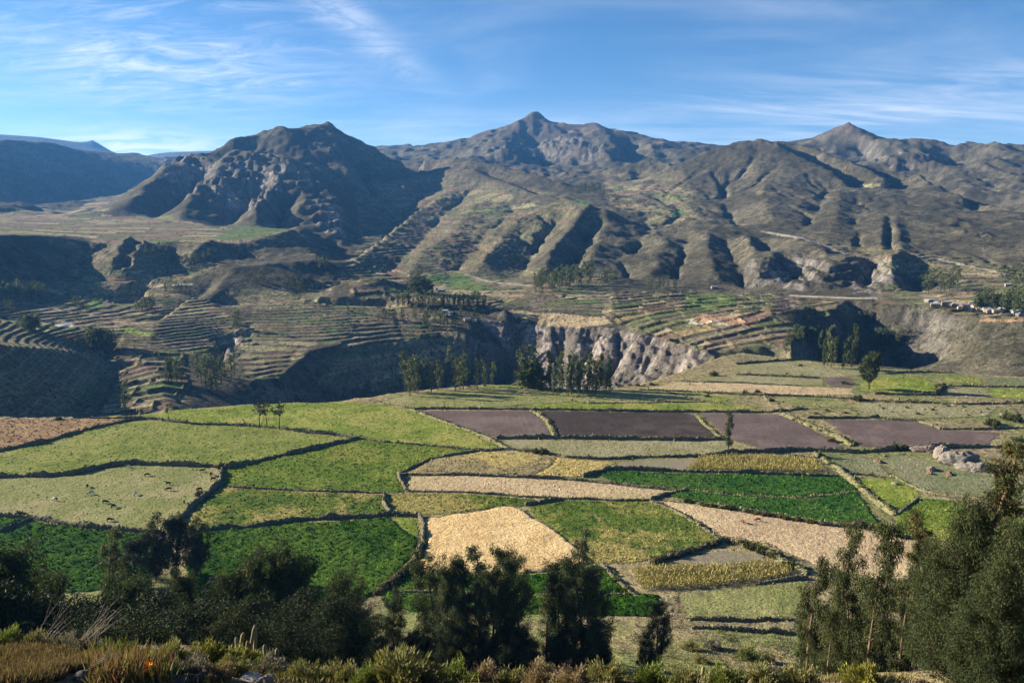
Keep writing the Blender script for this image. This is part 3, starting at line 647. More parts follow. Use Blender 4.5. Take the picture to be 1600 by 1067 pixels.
# type: (colour a, colour b, colour c(patchy), patchy amount, height, lumpiness, material, object name)
G_ = lambda *c: np.array(c)
FT = {
 'pasture': (G_(.115,.140,.028), G_(.18,.19,.048), G_(.21,.20,.065), .35, .10, .12, M_GRASS, 'pasture'),
 'bright': (G_(.11,.150,.022), G_(.19,.21,.042), G_(.26,.235,.07), .35, .12, .12, M_GRASS, 'pasture'),
 'green': (G_(.075,.120,.016), G_(.125,.160,.026), G_(.20,.19,.045), .35, .22, .25, M_CROP, 'clover_field'),
 'grazed': (G_(.155,.165,.055), G_(.205,.200,.080), G_(.25,.215,.11), .45, .06, .10, M_GRASS, 'pasture'),
 'mixed': (G_(.060,.100,.016), G_(.14,.155,.032), G_(.24,.205,.065), .75, .25, .30, M_CROP, 'clover_field'),
 'alfalfa': (G_(.022,.062,.005), G_(.044,.100,.009), G_(.075,.125,.018), .40, .40, .45, M_CROP, 'alfalfa_field'),
 'clover': (G_(.028,.078,.012), G_(.048,.110,.018), G_(.075,.125,.026), .35, .35, .28, M_CROP, 'alfalfa_field'),
 'wheat': (G_(.46,.315,.145), G_(.55,.385,.18), G_(.58,.42,.21), .5, .65, .09, M_GRASS, 'wheat_field'),
 'tan': (G_(.34,.255,.145), G_(.41,.31,.18), G_(.30,.25,.12), .45, .15, .15, M_GRASS, 'stubble_field'),
 'tanpink': (G_(.40,.295,.175), G_(.33,.235,.14), G_(.45,.35,.20), .5, .12, .14, M_GRASS, 'stubble_field'),
 'drybrown': (G_(.20,.125,.065), G_(.25,.165,.085), G_(.28,.20,.11), .4, .3, .25, M_GRASS, 'stubble_field'),
 'dryolive': (G_(.19,.150,.075), G_(.25,.20,.095), G_(.34,.27,.09), .5, .25, .25, M_GRASS, 'stubble_field'),
 'yellow': (G_(.36,.27,.085), G_(.30,.24,.09), G_(.40,.28,.10), .5, .3, .25, M_GRASS, 'stubble_field'),
 'paleolive': (G_(.185,.175,.085), G_(.225,.20,.105), G_(.25,.225,.13), .4, .06, .10, M_GRASS, 'pasture'),
 'olivebrown': (G_(.15,.13,.075), G_(.19,.16,.085), G_(.22,.19,.10), .4, .08, .12, M_GRASS, 'pasture'),
 'greygreen': (G_(.115,.130,.060), G_(.155,.160,.080), G_(.20,.18,.11), .4, .06, .10, M_GRASS, 'pasture'),
 'plow': (G_(.108,.080,.070), G_(.135,.100,.088), G_(.165,.128,.108), .4, .08, .10, M_SOIL, 'ploughed_field'),
 'plowdark': (G_(.046,.036,.031), G_(.062,.048,.041), G_(.085,.066,.054), .4, .08, .10, M_SOIL, 'ploughed_field'),
 'fallow': (G_(.20,.165,.125), G_(.17,.145,.10), G_(.19,.17,.10), .4, .08, .10, M_SOIL, 'fallow_field'),
}
TV = []; TC = []
TUFT = {'pasture': .14, 'bright': .15, 'green': .30, 'grazed': .10, 'mixed': .32, 'alfalfa': .50, 'clover': .40, 'wheat': .30, 'tan': .14, 'tanpink': .12, 'drybrown': .3, 'dryolive': .3, 'yellow': .3, 'paleolive': .12, 'olivebrown': .15, 'greygreen': .10}
def make_field(kind, poly, label, furrow=None):
    ca, cb, cc, pa, hgt, lump, mat, nm = FT[kind]; k_ = 1.0 if kind in ('plow', 'plowdark', 'alfalfa', 'clover') else 1.12; ca, cb, cc = ca * k_, cb * k_, cc * k_
    P = np.array(poly, float); W = on_plain(P[:, 0], P[:, 1])
    D = np.hypot(W[:, 0], W[:, 1]).mean(); c = float(np.clip(.0030 * D, .62, 1.9))
    x0, y0 = W.min(0) - c; x1, y1 = W.max(0) + c
    xs = np.arange(x0, x1, c); ys = np.arange(y0, y1, c)
    X, Y = np.meshgrid(xs, ys)
    wob = .8
    cx = X[:-1, :-1] + c / 2; cy = Y[:-1, :-1] + c / 2
    ins = in_poly(cx + wob * fbm(cx / 5, cy / 5, 2, 91), cy + wob * fbm(cx / 5 + 7, cy / 5, 2, 92), [tuple(p) for p in W])
    cnt = np.zeros(X.shape, int)
    for a in (0, 1):
        for b in (0, 1): cnt[a:a + ins.shape[0], b:b + ins.shape[1]] += ins
    use = cnt > 0
    idx = -np.ones(X.shape, int); idx[use] = np.arange(use.sum())
    i, j = np.nonzero(ins)
    F = np.stack([idx[i, j], idx[i, j + 1], idx[i + 1, j + 1], idx[i + 1, j]], -1)
    x = X[use]; y = Y[use]; full = cnt[use] == 4
    x = x + np.where(full, (RNG.random(len(x)) - .5) * c * .5, 0); y = y + np.where(full, (RNG.random(len(x)) - .5) * c * .5, 0)
    s = int(D * 7) % 500
    n = fbm(x / 2.2, y / 2.2, 3, s); n2 = fbm(x / 11, y / 11, 3, s + 3); n3 = fbm(x / 34, y / 34, 3, s + 5); w = RNG.random(len(x))
    z = ground(x, y) + .10 + np.where(full, hgt + lump * (n * .9 + (w - .5) * 1.0), .03)
    t = np.clip(.5 + 1.2 * n2 + .9 * n + .7 * (w - .5), 0, 1)[:, None]
    col = ca + (cb - ca) * t
    p = (sstep(.0, .45, n3 + .55 * n2 + .25 * n) * pa * 1.5).clip(0, 1)[:, None]
    col = col + (cc - col) * p
    if furrow is not None:
        q = x * cos(furrow) + y * sin(furrow)
        f = np.sin(q * 2 * pi / (c * 2.6)); fa = .5 + .9 * n3; z = z + np.where(full, .08 * f * fa, 0); col = col * (1 + .06 * f[:, None] * fa[:, None])
    dens = TUFT.get(kind, 0)
    if dens:                                                     # standing blades and leaf clumps over the sheet
        m = int(len(F) * c * c * dens); q = RNG.integers(0, len(F), m); v = F[q, 0]; k = full[v]; v = v[k]; m = len(v)
        B = np.stack([x[v] + (RNG.random(m) - .5) * c, y[v] + (RNG.random(m) - .5) * c, z[v] - .08], -1); hh = (.20 + .75 * hgt) * (.6 + .8 * RNG.random(m)) * (.22 if kind == 'wheat' else .75 if kind in ('tan', 'tanpink', 'drybrown') else 1)
        a_ = RNG.random(m) * 6.28; wv_ = (.16 + .30 * RNG.random(m)) * np.clip(D / 300, .8, 2)
        sd_ = np.stack([np.cos(a_), np.sin(a_), 0 * a_], -1) * wv_[:, None]; up_ = np.stack([(RNG.random(m) - .5) * .3, (RNG.random(m) - .5) * .3, hh], -1)
        TV.append(np.stack([B - sd_, B + sd_, B + sd_ * .6 + up_, B - sd_ * .6 + up_], 1).reshape(-1, 3)); TC.append(np.repeat(np.clip(col[v] * (.85 + .6 * RNG.random(m))[:, None], .004, 1), 4, 0))
    me = np_mesh(nm, np.stack([x, y, z], -1), F, True, np.clip(col, .004, 1), mat)
    o = link(nm, me); tag(o, label, None, None, 'structure'); return o
FIELDS = [
 ('drybrown',[(0,655),(143,654),(200,657),(187,662),(133,673),(67,692),(0,704),(-60,712),(-60,658)],'rust brown stubble field at the left edge of the bench'),
 ('bright',[(143,653),(200,648),(300,639),(450,629),(530,627),(586,632),(643,642),(683,658),(733,677),(785,701),(733,702),(666,696),(600,691),(563,685),(483,676),(433,669),(367,664),(300,662),(247,656),(200,653)],'long bright green pasture along the canyon rim'),
 ('pasture',[(-60,712),(0,705),(67,693),(133,674),(187,663),(220,657),(300,664),(367,666),(433,671),(483,678),(563,687),(533,692),(467,706),(400,722),(350,732),(333,730),(267,728),(200,726),(160,731),(117,741),(67,744),(0,745),(-60,746)],'large light green pasture above the cow field'),
 ('green',[(563,688),(600,693),(666,698),(733,703),(785,704),(750,706),(706,713),(673,719),(633,736),(623,742),(632,768),(600,770),(533,767),(467,765),(400,762),(350,758),(347,742),(355,733),(400,724),(467,708),(533,694)],'rich green clover field right of the cow pasture'),
 ('grazed',[(-60,748),(0,747),(67,747),(117,744),(160,734),(200,729),(267,731),(333,733),(344,736),(341,753),(325,769),(298,789),(280,808),(262,830),(190,827),(147,822),(100,816),(47,806),(0,804),(-60,803)],'short cropped pasture where the cows graze'),
 ('mixed',[(352,761),(400,765),(467,768),(533,770),(598,773),(601,788),(606,802),(576,806),(517,808),(467,811),(400,820),(333,826),(292,828),(305,796),(331,773)],'patchy yellow and green clover field'),
 ('alfalfa',[(-60,840),(0,834),(52,813),(100,820),(147,826),(190,831),(236,834),(245,860),(232,915),(130,925),(0,925),(-60,925)],'deep green alfalfa field behind the trees at left'),
 ('alfalfa',[(-60,808),(0,807),(40,808),(0,827),(-60,838)],'small wedge of deep green alfalfa at the left edge'),
 ('alfalfa',[(300,832),(333,830),(400,825),(467,817),(533,815),(608,808),(630,828),(648,838),(652,850),(643,870),(630,890),(606,912),(586,930),(560,948),(300,935),(290,880),(300,850)],'broad deep green alfalfa field left of the wheat'),
 ('bright',[(612,808),(648,812),(655,830),(651,838),(632,827)],'small yellow green corner patch beside the wheat wall'),
 ('wheat',[(664,812),(733,803),(780,794),(800,792),(816,799),(833,811),(866,829),(900,856),(926,878),(900,886),(866,893),(816,896),(700,896),(645,894),(655,888),(667,853)],'golden ripe wheat field in the middle'),
 ('mixed',[(637,771),(700,772),(766,775),(833,780),(852,785),(816,791),(790,790),(780,792),(700,802),(656,805),(613,802),(605,785),(607,774)],'green strip of clover above the wheat'),
 ('mixed',[(828,793),(880,783),(966,785),(1014,786),(1050,798),(1088,820),(1122,844),(1066,863),(1030,871),(985,878),(945,880),(930,878),(902,856),(868,828),(838,808)],'green and yellow clover field right of the wheat'),
 ('alfalfa',[(640,898),(700,899),(816,900),(866,898),(928,884),(945,886),(968,915),(985,930),(900,934),(800,936),(700,936),(612,925),(625,912)],'dark green alfalfa strip below the wheat'),
 ('alfalfa',[(610,932),(700,940),(800,940),(900,938),(985,934),(1030,937),(1030,972),(945,978),(835,974),(640,966),(600,945)],'lower dark green alfalfa strip behind the middle trees'),
 ('tan',[(637,745),(733,746),(800,748),(866,750),(916,753),(966,759),(1016,765),(1052,768),(1040,774),(1014,781),(966,781),(900,779),(833,776),(766,771),(700,767),(638,766)],'long narrow strip of straw stubble'),
 ('dryolive',[(640,738),(673,720),(706,714),(750,707),(833,709),(870,714),(858,730),(830,744),(800,744),(733,742),(650,740)],'dull olive stubble field above the straw strip'),
 ('yellow',[(872,715),(883,718),(933,721),(960,722),(940,735),(910,744),(866,746),(834,744),(860,730)],'yellow stubble patch above the straw strip'),
 ('paleolive',[(790,704),(779,689),(866,690),(966,690),(1066,690),(1129,689),(1180,704),(1116,709),(1066,711),(1000,713),(933,716),(883,713),(833,706)],'pale olive pasture below the ploughed fields'),
 ('plow',[(648,643),(740,643),(826,643),(850,658),(864,684),(778,685),(733,671),(683,656)],'grey brown ploughed field with its point to the left'),
 ('plowdark',[(840,643),(866,643),(1066,644),(1084,648),(1106,668),(1124,685),(1000,686),(876,685),(873,672),(858,656)],'darkest ploughed field, between two grassy banks'),
 ('plow',[(1094,645),(1133,645),(1218,649),(1258,666),(1320,698),(1266,702),(1200,705),(1142,686),(1114,662)],'ploughed field right of the lone slim tree'),
 ('plow',[(1288,657),(1373,657),(1430,660),(1465,672),(1560,675),(1540,697),(1433,697),(1348,696),(1322,678)],'ploughed field beyond the right grassy bank'),
 ('grazed',[(592,629),(650,615),(760,608),(900,610),(1000,609),(1100,612),(1110,626),(1000,629),(900,629),(820,633),(760,638),(643,640)],'wide pale pasture in front of the rim groves'),
 ('bright',[(822,634),(900,630),(1000,630),(1110,628),(1195,636),(1130,641),(866,640)],'thin bright green strip above the dark ploughed field'),
 ('bright',[(740,605),(790,602),(845,603),(835,607),(760,607)],'sliver of bright green grass at the canyon rim'),
 ('tan',[(1030,604),(1066,597),(1166,600),(1250,605),(1330,608),(1333,617),(1266,618),(1200,615),(1066,610),(1000,608)],'straw coloured strip near the far rim'),
 ('paleolive',[(1130,588),(1216,590),(1283,594),(1288,603),(1250,603),(1066,597)],'pale olive strip above the far straw strip'),
 ('paleolive',[(1150,572),(1210,567),(1266,565),(1300,571),(1380,577),(1340,587),(1283,591),(1216,586),(1150,584)],'pale olive pasture at the far rim'),
 ('olivebrown',[(1145,554),(1200,558),(1266,563),(1210,564),(1150,568)],'brown olive field on the far rim corner'),
 ('plow',[(1288,591),(1325,590),(1335,599),(1330,605),(1300,605),(1290,600)],'small ploughed square left of the big round tree'),
 ('bright',[(1347,592),(1400,588),(1440,591),(1464,600),(1458,615),(1400,614),(1345,611)],'bright green meadow right of the big round tree'),
 ('pasture',[(1475,590),(1530,589),(1535,601),(1480,600)],'small green plot at the right, first beyond the meadow'),
 ('paleolive',[(1480,606),(1540,607),(1545,623),(1470,621)],'pale plot below the small green plot at the right'),
 ('bright',[(1550,609),(1660,610),(1660,624),(1552,622)],'green plot at the right edge'),
 ('greygreen',[(1540,588),(1660,593),(1660,605),(1545,602)],'grey green plot at the right edge by the rim'),
 ('grazed',[(1197,623),(1266,626),(1325,629),(1320,638),(1205,631)],'small grazed plot with a low wall behind'),
 ('paleolive',[(1340,630),(1440,632),(1560,637),(1540,650),(1430,655),(1345,650)],'rough pale pasture with scattered stones'),
 ('bright',[(1052,614),(1110,618),(1150,622),(1125,627),(1112,626),(1104,613)],'yellow green sliver at the end of the pale pasture'),
 ('fallow',[(968,723),(1000,719),(1110,716),(1080,733),(1000,732),(962,731)],'grey fallow strip left of the yellow maize'),
 ('clover',[(936,741),(953,735),(1000,737),(1066,739),(1166,741),(1266,744),(1310,744),(1342,765),(1247,776),(1150,773),(1085,765),(966,756)],'upper part of the strong green alfalfa field'),
 ('clover',[(1060,770),(1085,768),(1150,776),(1247,779),(1340,769),(1374,820),(1283,814),(1166,797),(1066,780),(1044,776)],'lower part of the strong green alfalfa field'),
 ('greygreen',[(1287,712),(1340,711),(1373,722),(1390,745),(1332,740)],'small greyish pasture beside the yellow maize'),
 ('greygreen',[(1392,708),(1433,713),(1480,728),(1540,743),(1660,765),(1660,800),(1540,780),(1455,768),(1442,768),(1402,740),(1378,718)],'smooth greyish green pasture with rock heaps'),
 ('bright',[(1340,748),(1400,746),(1434,768),(1433,780),(1403,798),(1358,765)],'wedge of bright grass right of the strong green field'),
 ('green',[(1440,780),(1500,786),(1540,800),(1660,830),(1660,850),(1460,846),(1402,835),(1400,808)],'rough green field behind the tall right tree'),
 ('tanpink',[(1034,786),(1050,786),(1100,793),(1166,804),(1233,813),(1283,821),(1350,829),(1420,846),(1470,856),(1460,905),(1380,905),(1270,880),(1200,850),(1130,838),(1092,815)],'pinkish straw field where two brown cows stand'),
 ('fallow',[(1040,876),(1130,861),(1190,866),(1196,875),(1130,882),(1050,883)],'grey fallow plot above the lower maize'),
 ('grazed',[(1060,932),(1180,916),(1262,906),(1240,975),(1080,982)],'dry yellow green slope below the lower maize'),
 ('olivebrown',[(1070,985),(1240,978),(1235,1000),(1080,1004)],'brown grass ledge at the foot of the slope'),
]
for k, p, lb in FIELDS:
    fd = {'plow': .10, 'plowdark': .06}.get(k)
    make_field(k, p, lb, fd)
log('fields')
# ------------------------------------------------------------------ dry stone walls and grassy banks
M_WALL, _N, _L, _b = mat_new('dry_stone')
_P2 = _N.new('ShaderNodeNewGeometry').outputs['Position']
_v = _N.new('ShaderNodeTexVoronoi'); _v.inputs['Scale'].default_value = 2.2; _L.new(_P2, _v.inputs['Vector'])
_at = _N.new('ShaderNodeAttribute'); _at.attribute_name = 'albedo'
_L.new(n_mix(_N, _L, 1.0, _at.outputs['Color'], n_range(_N, _L, _v.outputs['Color'], 0, 1, .6, 1.4), 'MULTIPLY'), _b.inputs['Base Color'])
n_bump(_N, _L, _b, _v.outputs['Distance'], .25, 1.0)
def resample(W, step):
    d = np.concatenate([[0], np.cumsum(np.hypot(*np.diff(W, axis=0).T))]); n = max(3, int(d[-1] / step)); t = np.linspace(0, d[-1], n)
    return np.stack([np.interp(t, d, W[:, 0]), np.interp(t, d, W[:, 1])], -1)
def make_wall(pts, h, w, label, style='wall'):
    P = np.array(pts, float); W = on_plain(P[:, 0], P[:, 1]); D = np.hypot(W[:, 0], W[:, 1]).mean()
    q = resample(W, float(np.clip(.0026 * D, .55, 1.4))); n = len(q)
    q = q + .5 * np.stack([fbm(q[:, 0] / 9, q[:, 1] / 9, 3, 101), fbm(q[:, 0] / 9 + 5, q[:, 1] / 9, 3, 102)], -1)
    T = np.gradient(q, axis=0); T /= np.linalg.norm(T, axis=1)[:, None] + 1e-9; Nn = np.stack([-T[:, 1], T[:, 0]], -1)
    hv = h * np.clip(.95 + .75 * fbm(q[:, 0] / 7, q[:, 1] / 7, 3, 103) + .35 * (RNG.random(n) - .5), .25, 1.6); hv[0] *= .6; hv[-1] *= .6
    if style == 'wall': prof = [(-.62, -.15), (-.56, .42), (-.48, .82), (-.16, 1.0), (.16, .98), (.48, .8), (.56, .4), (.62, -.15)]
    else: prof = [(-1.0, -.15), (-.7, .45), (-.35, .9), (0, 1.0), (.35, .88), (.7, .42), (1.0, -.15)]
    V = []; Cc = []
    g = ground(q[:, 0], q[:, 1])
    for k, (a, b) in enumerate(prof):
        j = 0 if k in (0, len(prof) - 1) else 1
        off = w * a * (1 + .22 * j * (RNG.random(n) - .5)); p = q + Nn * off[:, None]
        z = g + hv * b + j * .16 * (RNG.random(n) - .5) * h
        V.append(np.stack([p[:, 0], p[:, 1], z], -1))
        st = np.array([.125, .108, .085])[None] * (.65 + .7 * RNG.random(n))[:, None]
        gr = (np.array([.17, .165, .06]) if style == 'wall' else np.array([.19, .18, .072]))[None] * (.75 + .5 * RNG.random(n))[:, None]
        top = (b > .75) if style == 'wall' else True
        mixv = (sstep(-.15, .25, fbm(q[:, 0] / 4, q[:, 1] / 4, 2, 104 + k)) * .85 if top else .12 * np.ones(n))[:, None]
        if style != 'wall': mixv = mixv * .6 + .4
        Cc.append(st + (gr - st) * mixv)
    nb = int(len(q) * (1.6 if style == 'wall' else 3.0)); i_ = RNG.integers(0, n, nb); so_ = (RNG.random(nb) - .5) * 2 * w * (1.5 if style == 'wall' else 1.0)
    B = np.stack([q[i_, 0] + Nn[i_, 0] * so_, q[i_, 1] + Nn[i_, 1] * so_, g[i_] + hv[i_] * (np.abs(so_) < w * .5) * .8], -1)
    D_ = RNG.normal(size=(nb, 3)) * .35; D_[:, 2] = 1; S_ = np.stack([D_[:, 1], -D_[:, 0], 0 * so_], -1) + RNG.normal(size=(nb, 3)) * [1, 1, .1]; S_ /= np.linalg.norm(S_, axis=1)[:, None]
    hh = (.35 + .75 * RNG.random(nb) ** 2)[:, None] * np.clip(D / 330, .8, 1.6); ww = (.12 + .2 * RNG.random(nb))[:, None] * np.clip(D / 330, .8, 1.6)
    TV.append(np.stack([B - S_ * ww, B + S_ * ww, B + S_ * ww * .7 + D_ * hh, B - S_ * ww * .7 + D_ * hh], 1).reshape(-1, 3))
    pal_ = np.array([(.10, .105, .035), (.16, .135, .06), (.21, .18, .075), (.075, .07, .035), (.20, .20, .06)])
    TC.append(np.repeat(pal_[RNG.integers(0, 5, nb)] * (.7 + .6 * RNG.random(nb))[:, None], 4, 0))
    m = len(prof); V = np.stack(V, 1).reshape(-1, 3); Cc = np.stack(Cc, 1).reshape(-1, 3)
    a = np.arange(n - 1)[:, None] * m + np.arange(m - 1)[None]
    F = np.stack([a, a + m, a + m + 1, a + 1], -1).reshape(-1, 4)
    caps = [np.array([list(range(m))]), np.array([list(range((n - 1) * m + m - 1, (n - 1) * m - 1, -1))])]
    nm = 'stone_wall' if style == 'wall' else 'grass_bank'
    o = link(nm, np_mesh(nm, V, [F] + caps, False, Cc, M_WALL))
    tag(o, label, 'wall' if style == 'wall' else 'bank', 'dry stone walls between the fields' if style == 'wall' else 'grassy banks between the fields'); return o
WALLS = [
 ([(-60,712),(0,704),(67,692),(133,673),(187,662),(220,656)],1.7,1.0,'dry stone wall between the rust brown field and the light green pasture'),
 ([(143,654),(200,654),(247,657),(300,663),(367,665),(433,670),(483,677),(533,681),(563,686)],1.3,1.0,'dry stone wall with three small trees, below the long rim pasture'),
 ([(563,686),(600,692),(666,697),(733,703),(788,703)],.9,.9,'low wall between the rim pasture and the clover field'),
 ([(563,687),(533,693),(467,707),(400,723),(350,733)],1.8,1.0,'dark wall slanting down from the rim pasture to the cow field corner'),
 ([(-60,746),(0,745),(67,744),(117,741),(160,731),(200,726),(267,728),(333,730),(347,732)],2.0,1.0,'long dark wall curving along the top of the cow field'),
 ([(348,733),(345,753),(328,770),(302,790),(282,810),(266,832)],1.7,1.1,'wall bounding the cow field on its right side'),
 ([(349,760),(400,763),(467,766),(533,768),(600,770)],.9,.9,'low wall under the rich clover field'),
 ([(-60,804),(0,805),(47,807),(100,817),(147,823),(190,828),(250,833)],1.6,1.0,'wall along the bottom of the cow field'),
 ([(50,809),(0,831),(-60,840)],1.2,.9,'short wall cutting off the small alfalfa wedge at left'),
 ([(262,832),(333,828),(400,822),(467,813),(517,810),(576,808),(612,804)],1.6,1.0,'dark wall above the broad alfalfa field left of the wheat'),
 ([(623,741),(626,752),(634,765)],1.5,1.0,'short dark wall at the left end of the straw strip'),
 ([(600,771),(599,787),(611,803)],1.3,1.0,'short steep wall left of the green strip above the wheat'),
 ([(624,740),(633,735),(673,718),(706,712),(750,705),(788,703)],.9,.9,'low wall climbing along the olive stubble field'),
 ([(790,703),(833,707),(883,715),(933,718),(966,717),(1000,714),(1066,713),(1116,711),(1150,708)],1.2,1.0,'wall with two bushes under the pale olive pasture'),
 ([(626,741),(650,742),(733,744),(800,746),(866,748),(916,751),(966,757),(1016,763),(1056,767)],1.1,1.0,'overgrown wall along the top of the straw strip'),
 ([(910,745),(933,738),(953,733),(1000,734),(1066,736),(1166,739),(1266,743),(1310,743)],1.5,1.0,'dark wall along the top of the strong green field'),
 ([(634,767),(700,769),(766,772),(833,777),(900,780),(966,783),(1016,783)],.7,.8,'thin low wall under the straw strip'),
 ([(820,790),(850,786),(880,781)],1.3,.9,'little dark step of wall above the wheat corner'),
 ([(1016,782),(1040,774),(1066,768),(1076,767)],1.5,1.0,'short dark wall joining the straw strip to the strong green field'),
 ([(612,805),(656,807),(662,822),(661,840),(660,853),(646,880),(612,913),(588,930)],1.5,1.2,'wall winding down the left side of the wheat'),
 ([(643,640),(740,640),(826,641),(866,641),(1066,643),(1133,644),(1200,645),(1256,640)],1.2,1.0,'long wall along the top of the ploughed fields'),
 ([(776,686),(866,686),(966,687),(1066,688),(1128,687)],2.0,1.0,'dark wall along the bottom of the darkest ploughed field'),
 ([(1126,709),(1180,706),(1200,707),(1240,704),(1266,703),(1333,706),(1400,701),(1433,699),(1533,698),(1660,700)],1.7,1.0,'long wall below the right ploughed fields'),
 ([(1260,655),(1316,655),(1373,653)],1.4,.9,'short dark wall above the right ploughed field'),
 ([(1380,656),(1433,659),(1470,671),(1530,671),(1600,668)],.9,.9,'rubble wall curving round the far right ploughed field'),
 ([(1150,570),(1210,565),(1266,561)],1.5,.9,'dark wall high on the far rim corner'),
 ([(1150,586),(1216,589),(1283,592)],1.2,.9,'wall between the two pale olive strips at the far rim'),
 ([(1066,597),(1166,600),(1250,604)],.8,.8,'low wall above the far straw strip'),
 ([(1000,609),(1066,612),(1166,617),(1266,620),(1333,624)],1.1,.9,'wall along the lower side of the far straw strip'),
 ([(1366,616),(1400,617),(1463,618)],1.3,.9,'dark wall under the bright meadow by the big round tree'),
 ([(1462,618),(1467,610),(1474,602)],1.8,1.4,'short thick wall at the right end of the bright meadow'),
 ([(1383,584),(1420,582),(1493,582)],1.1,.9,'wall along the rim behind the bright meadow'),
 ([(1480,604),(1533,605),(1660,607)],1.1,.9,'wall between the plots at the right edge'),
 ([(1333,625),(1400,628),(1516,632),(1660,629)],1.0,.9,'long broken wall under the right edge plots'),
 ([(1193,620),(1203,629),(1260,640)],1.1,.9,'short wall dropping past the small grazed plot'),
 ([(1040,612),(1110,629),(1160,636)],.6,.8,'faint low wall beside the yellow green sliver'),
 ([(900,632),(1000,629),(1100,627)],.5,.8,'very low stone line across the pale pasture'),
 ([(1435,782),(1420,792),(1403,804)],1.1,.8,'short thin wall between the grass wedge and the rough green field'),
 ([(1322,740),(1366,742),(1400,747),(1440,769),(1470,777),(1540,790),(1660,815)],.9,.9,'wall below the smooth greyish pasture'),
 ([(1020,879),(1066,866),(1126,847),(1140,846)],1.5,1.1,'dark bushy wall under the clover field right of the wheat'),
 ([(940,884),(968,913),(985,932),(996,938)],1.2,1.1,'overgrown wall right of the dark alfalfa strip'),
 ([(1180,912),(1235,903),(1262,902)],.9,.9,'short wall under the right end of the lower maize'),
 ([(1076,983),(1150,981),(1240,977)],1.0,.9,'upper ledge wall on the slope at bottom right'),
 ([(1080,1005),(1160,1003),(1236,1001)],1.0,.9,'lower ledge wall on the slope at bottom right'),
 ([(612,930),(800,938),(985,933)],.6,.8,'low wall between the two dark alfalfa strips'),
]
for p, h, w, lb in WALLS: make_wall(p, h, w, lb)
BANKS = [
 ([(590,630),(643,641),(683,657),(733,674),(766,687),(794,702)],.9,1.5,'pale stony bank running from the rim down past the first ploughed field'),
 ([(831,642),(856,659),(869,685)],.9,1.9,'curved grassy bank between two ploughed fields'),
 ([(1087,646),(1106,667),(1130,687)],.7,1.6,'straight grassy bank left of the lone slim tree'),
 ([(1223,648),(1266,665),(1306,680),(1334,695)],1.1,2.4,'broad grassy bank between the right ploughed fields'),
 ([(1273,707),(1313,734),(1350,767),(1378,790),(1400,806)],1.2,1.9,'grassy bank down the right side of the strong green field'),
 ([(1066,783),(1100,789),(1166,800),(1233,809),(1283,818),(1366,823),(1420,840)],1.0,1.4,'bushy bank along the bottom of the strong green field'),
 ([(1018,784),(1050,798),(1090,820),(1128,846)],.7,1.4,'yellow grassy bank right of the clover field'),
 ([(1080,767),(1150,774),(1247,778),(1340,768)],.35,.9,'thin pale bank across the strong green field'),
 ([(1140,846),(1190,860),(1230,880),(1262,896)],1.2,1.6,'shrubby bank above the lower maize'),
]
for p, h, w, lb in BANKS: make_wall(p, h, w, lb, 'bank')
_V = np.concatenate(TV); print('tufts', len(_V) // 4)
M_TUFT, _N, _L, _b = mat_new('tufts'); _at = _N.new('ShaderNodeAttribute'); _at.attribute_name = 'albedo'; _L.new(_at.outputs['Color'], _b.inputs['Base Color'])
tag(link('grass_and_crop_tufts', np_mesh('grass_and_crop_tufts', _V, np.arange(len(_V)).reshape(-1, 4), False, np.concatenate(TC), M_TUFT)), 'blades of crop and grass standing over the fields and along the walls', None, None, 'stuff')
log('walls')
# ------------------------------------------------------------------ vegetation
def leaf_mat(name, trans=.16):
    m, N, L, b = mat_new(name, .6)
    at = N.new('ShaderNodeAttribute'); at.attribute_name = 'albedo'
    L.new(at.outputs['Color'], b.inputs['Base Color']); b.inputs['Specular IOR Level'].default_value = .05
    tr = N.new('ShaderNodeBsdfTranslucent'); L.new(n_mix(N, L, 1.0, at.outputs['Color'], (1.3, 1.35, .6), 'MULTIPLY'), tr.inputs['Color'])
    mx = N.new('ShaderNodeMixShader'); mx.inputs[0].default_value = trans
    L.new(b.outputs[0], mx.inputs[1]); L.new(tr.outputs[0], mx.inputs[2]); L.new(mx.outputs[0], N['Material Output'].inputs['Surface'])
    return m
M_LEAF = leaf_mat('leaves'); M_DRY = leaf_mat('dry_leaves', .15)
def bark_mat(name, c1, c2):
    m, N, L, b = mat_new(name); P = N.new('ShaderNodeTexCoord').outputs['Object']
    L.new(n_mix(N, L, n_range(N, L, n_noise(N, L, P, 3, 4, .7), .35, .65, 0, 1), c1, c2), b.inputs['Base Color']); return m
M_BARK = bark_mat('bark', (.20, .135, .085), (.10, .07, .05)); M_BARKDARK = bark_mat('dark_bark', (.09, .065, .045), (.05, .038, .03))
def tube(path, rad, sides=6):
    P = np.array(path, float); n = len(P); T = np.gradient(P, axis=0); T /= np.linalg.norm(T, axis=1)[:, None] + 1e-9
    A = np.cross(T, np.array([.31, .95, .1])); A /= np.linalg.norm(A, axis=1)[:, None] + 1e-9; B = np.cross(T, A)
    t = np.linspace(0, 2 * pi, sides, endpoint=False)
    V = P[:, None] + np.array(rad)[:, None, None] * (A[:, None] * np.cos(t)[None, :, None] + B[:, None] * np.sin(t)[None, :, None])
    i = np.arange(n - 1)[:, None] * sides; k = np.arange(sides)[None]
    F = np.stack([i + k, i + (k + 1) % sides, i + sides + (k + 1) % sides, i + sides + k], -1).reshape(-1, 4)
    return V.reshape(-1, 3), F
def joinp(parts):
    V = []; F = []; o = 0
    for v, f in parts: V.append(v); F.append(f + o); o += len(v)
    return np.concatenate(V), np.concatenate(F)
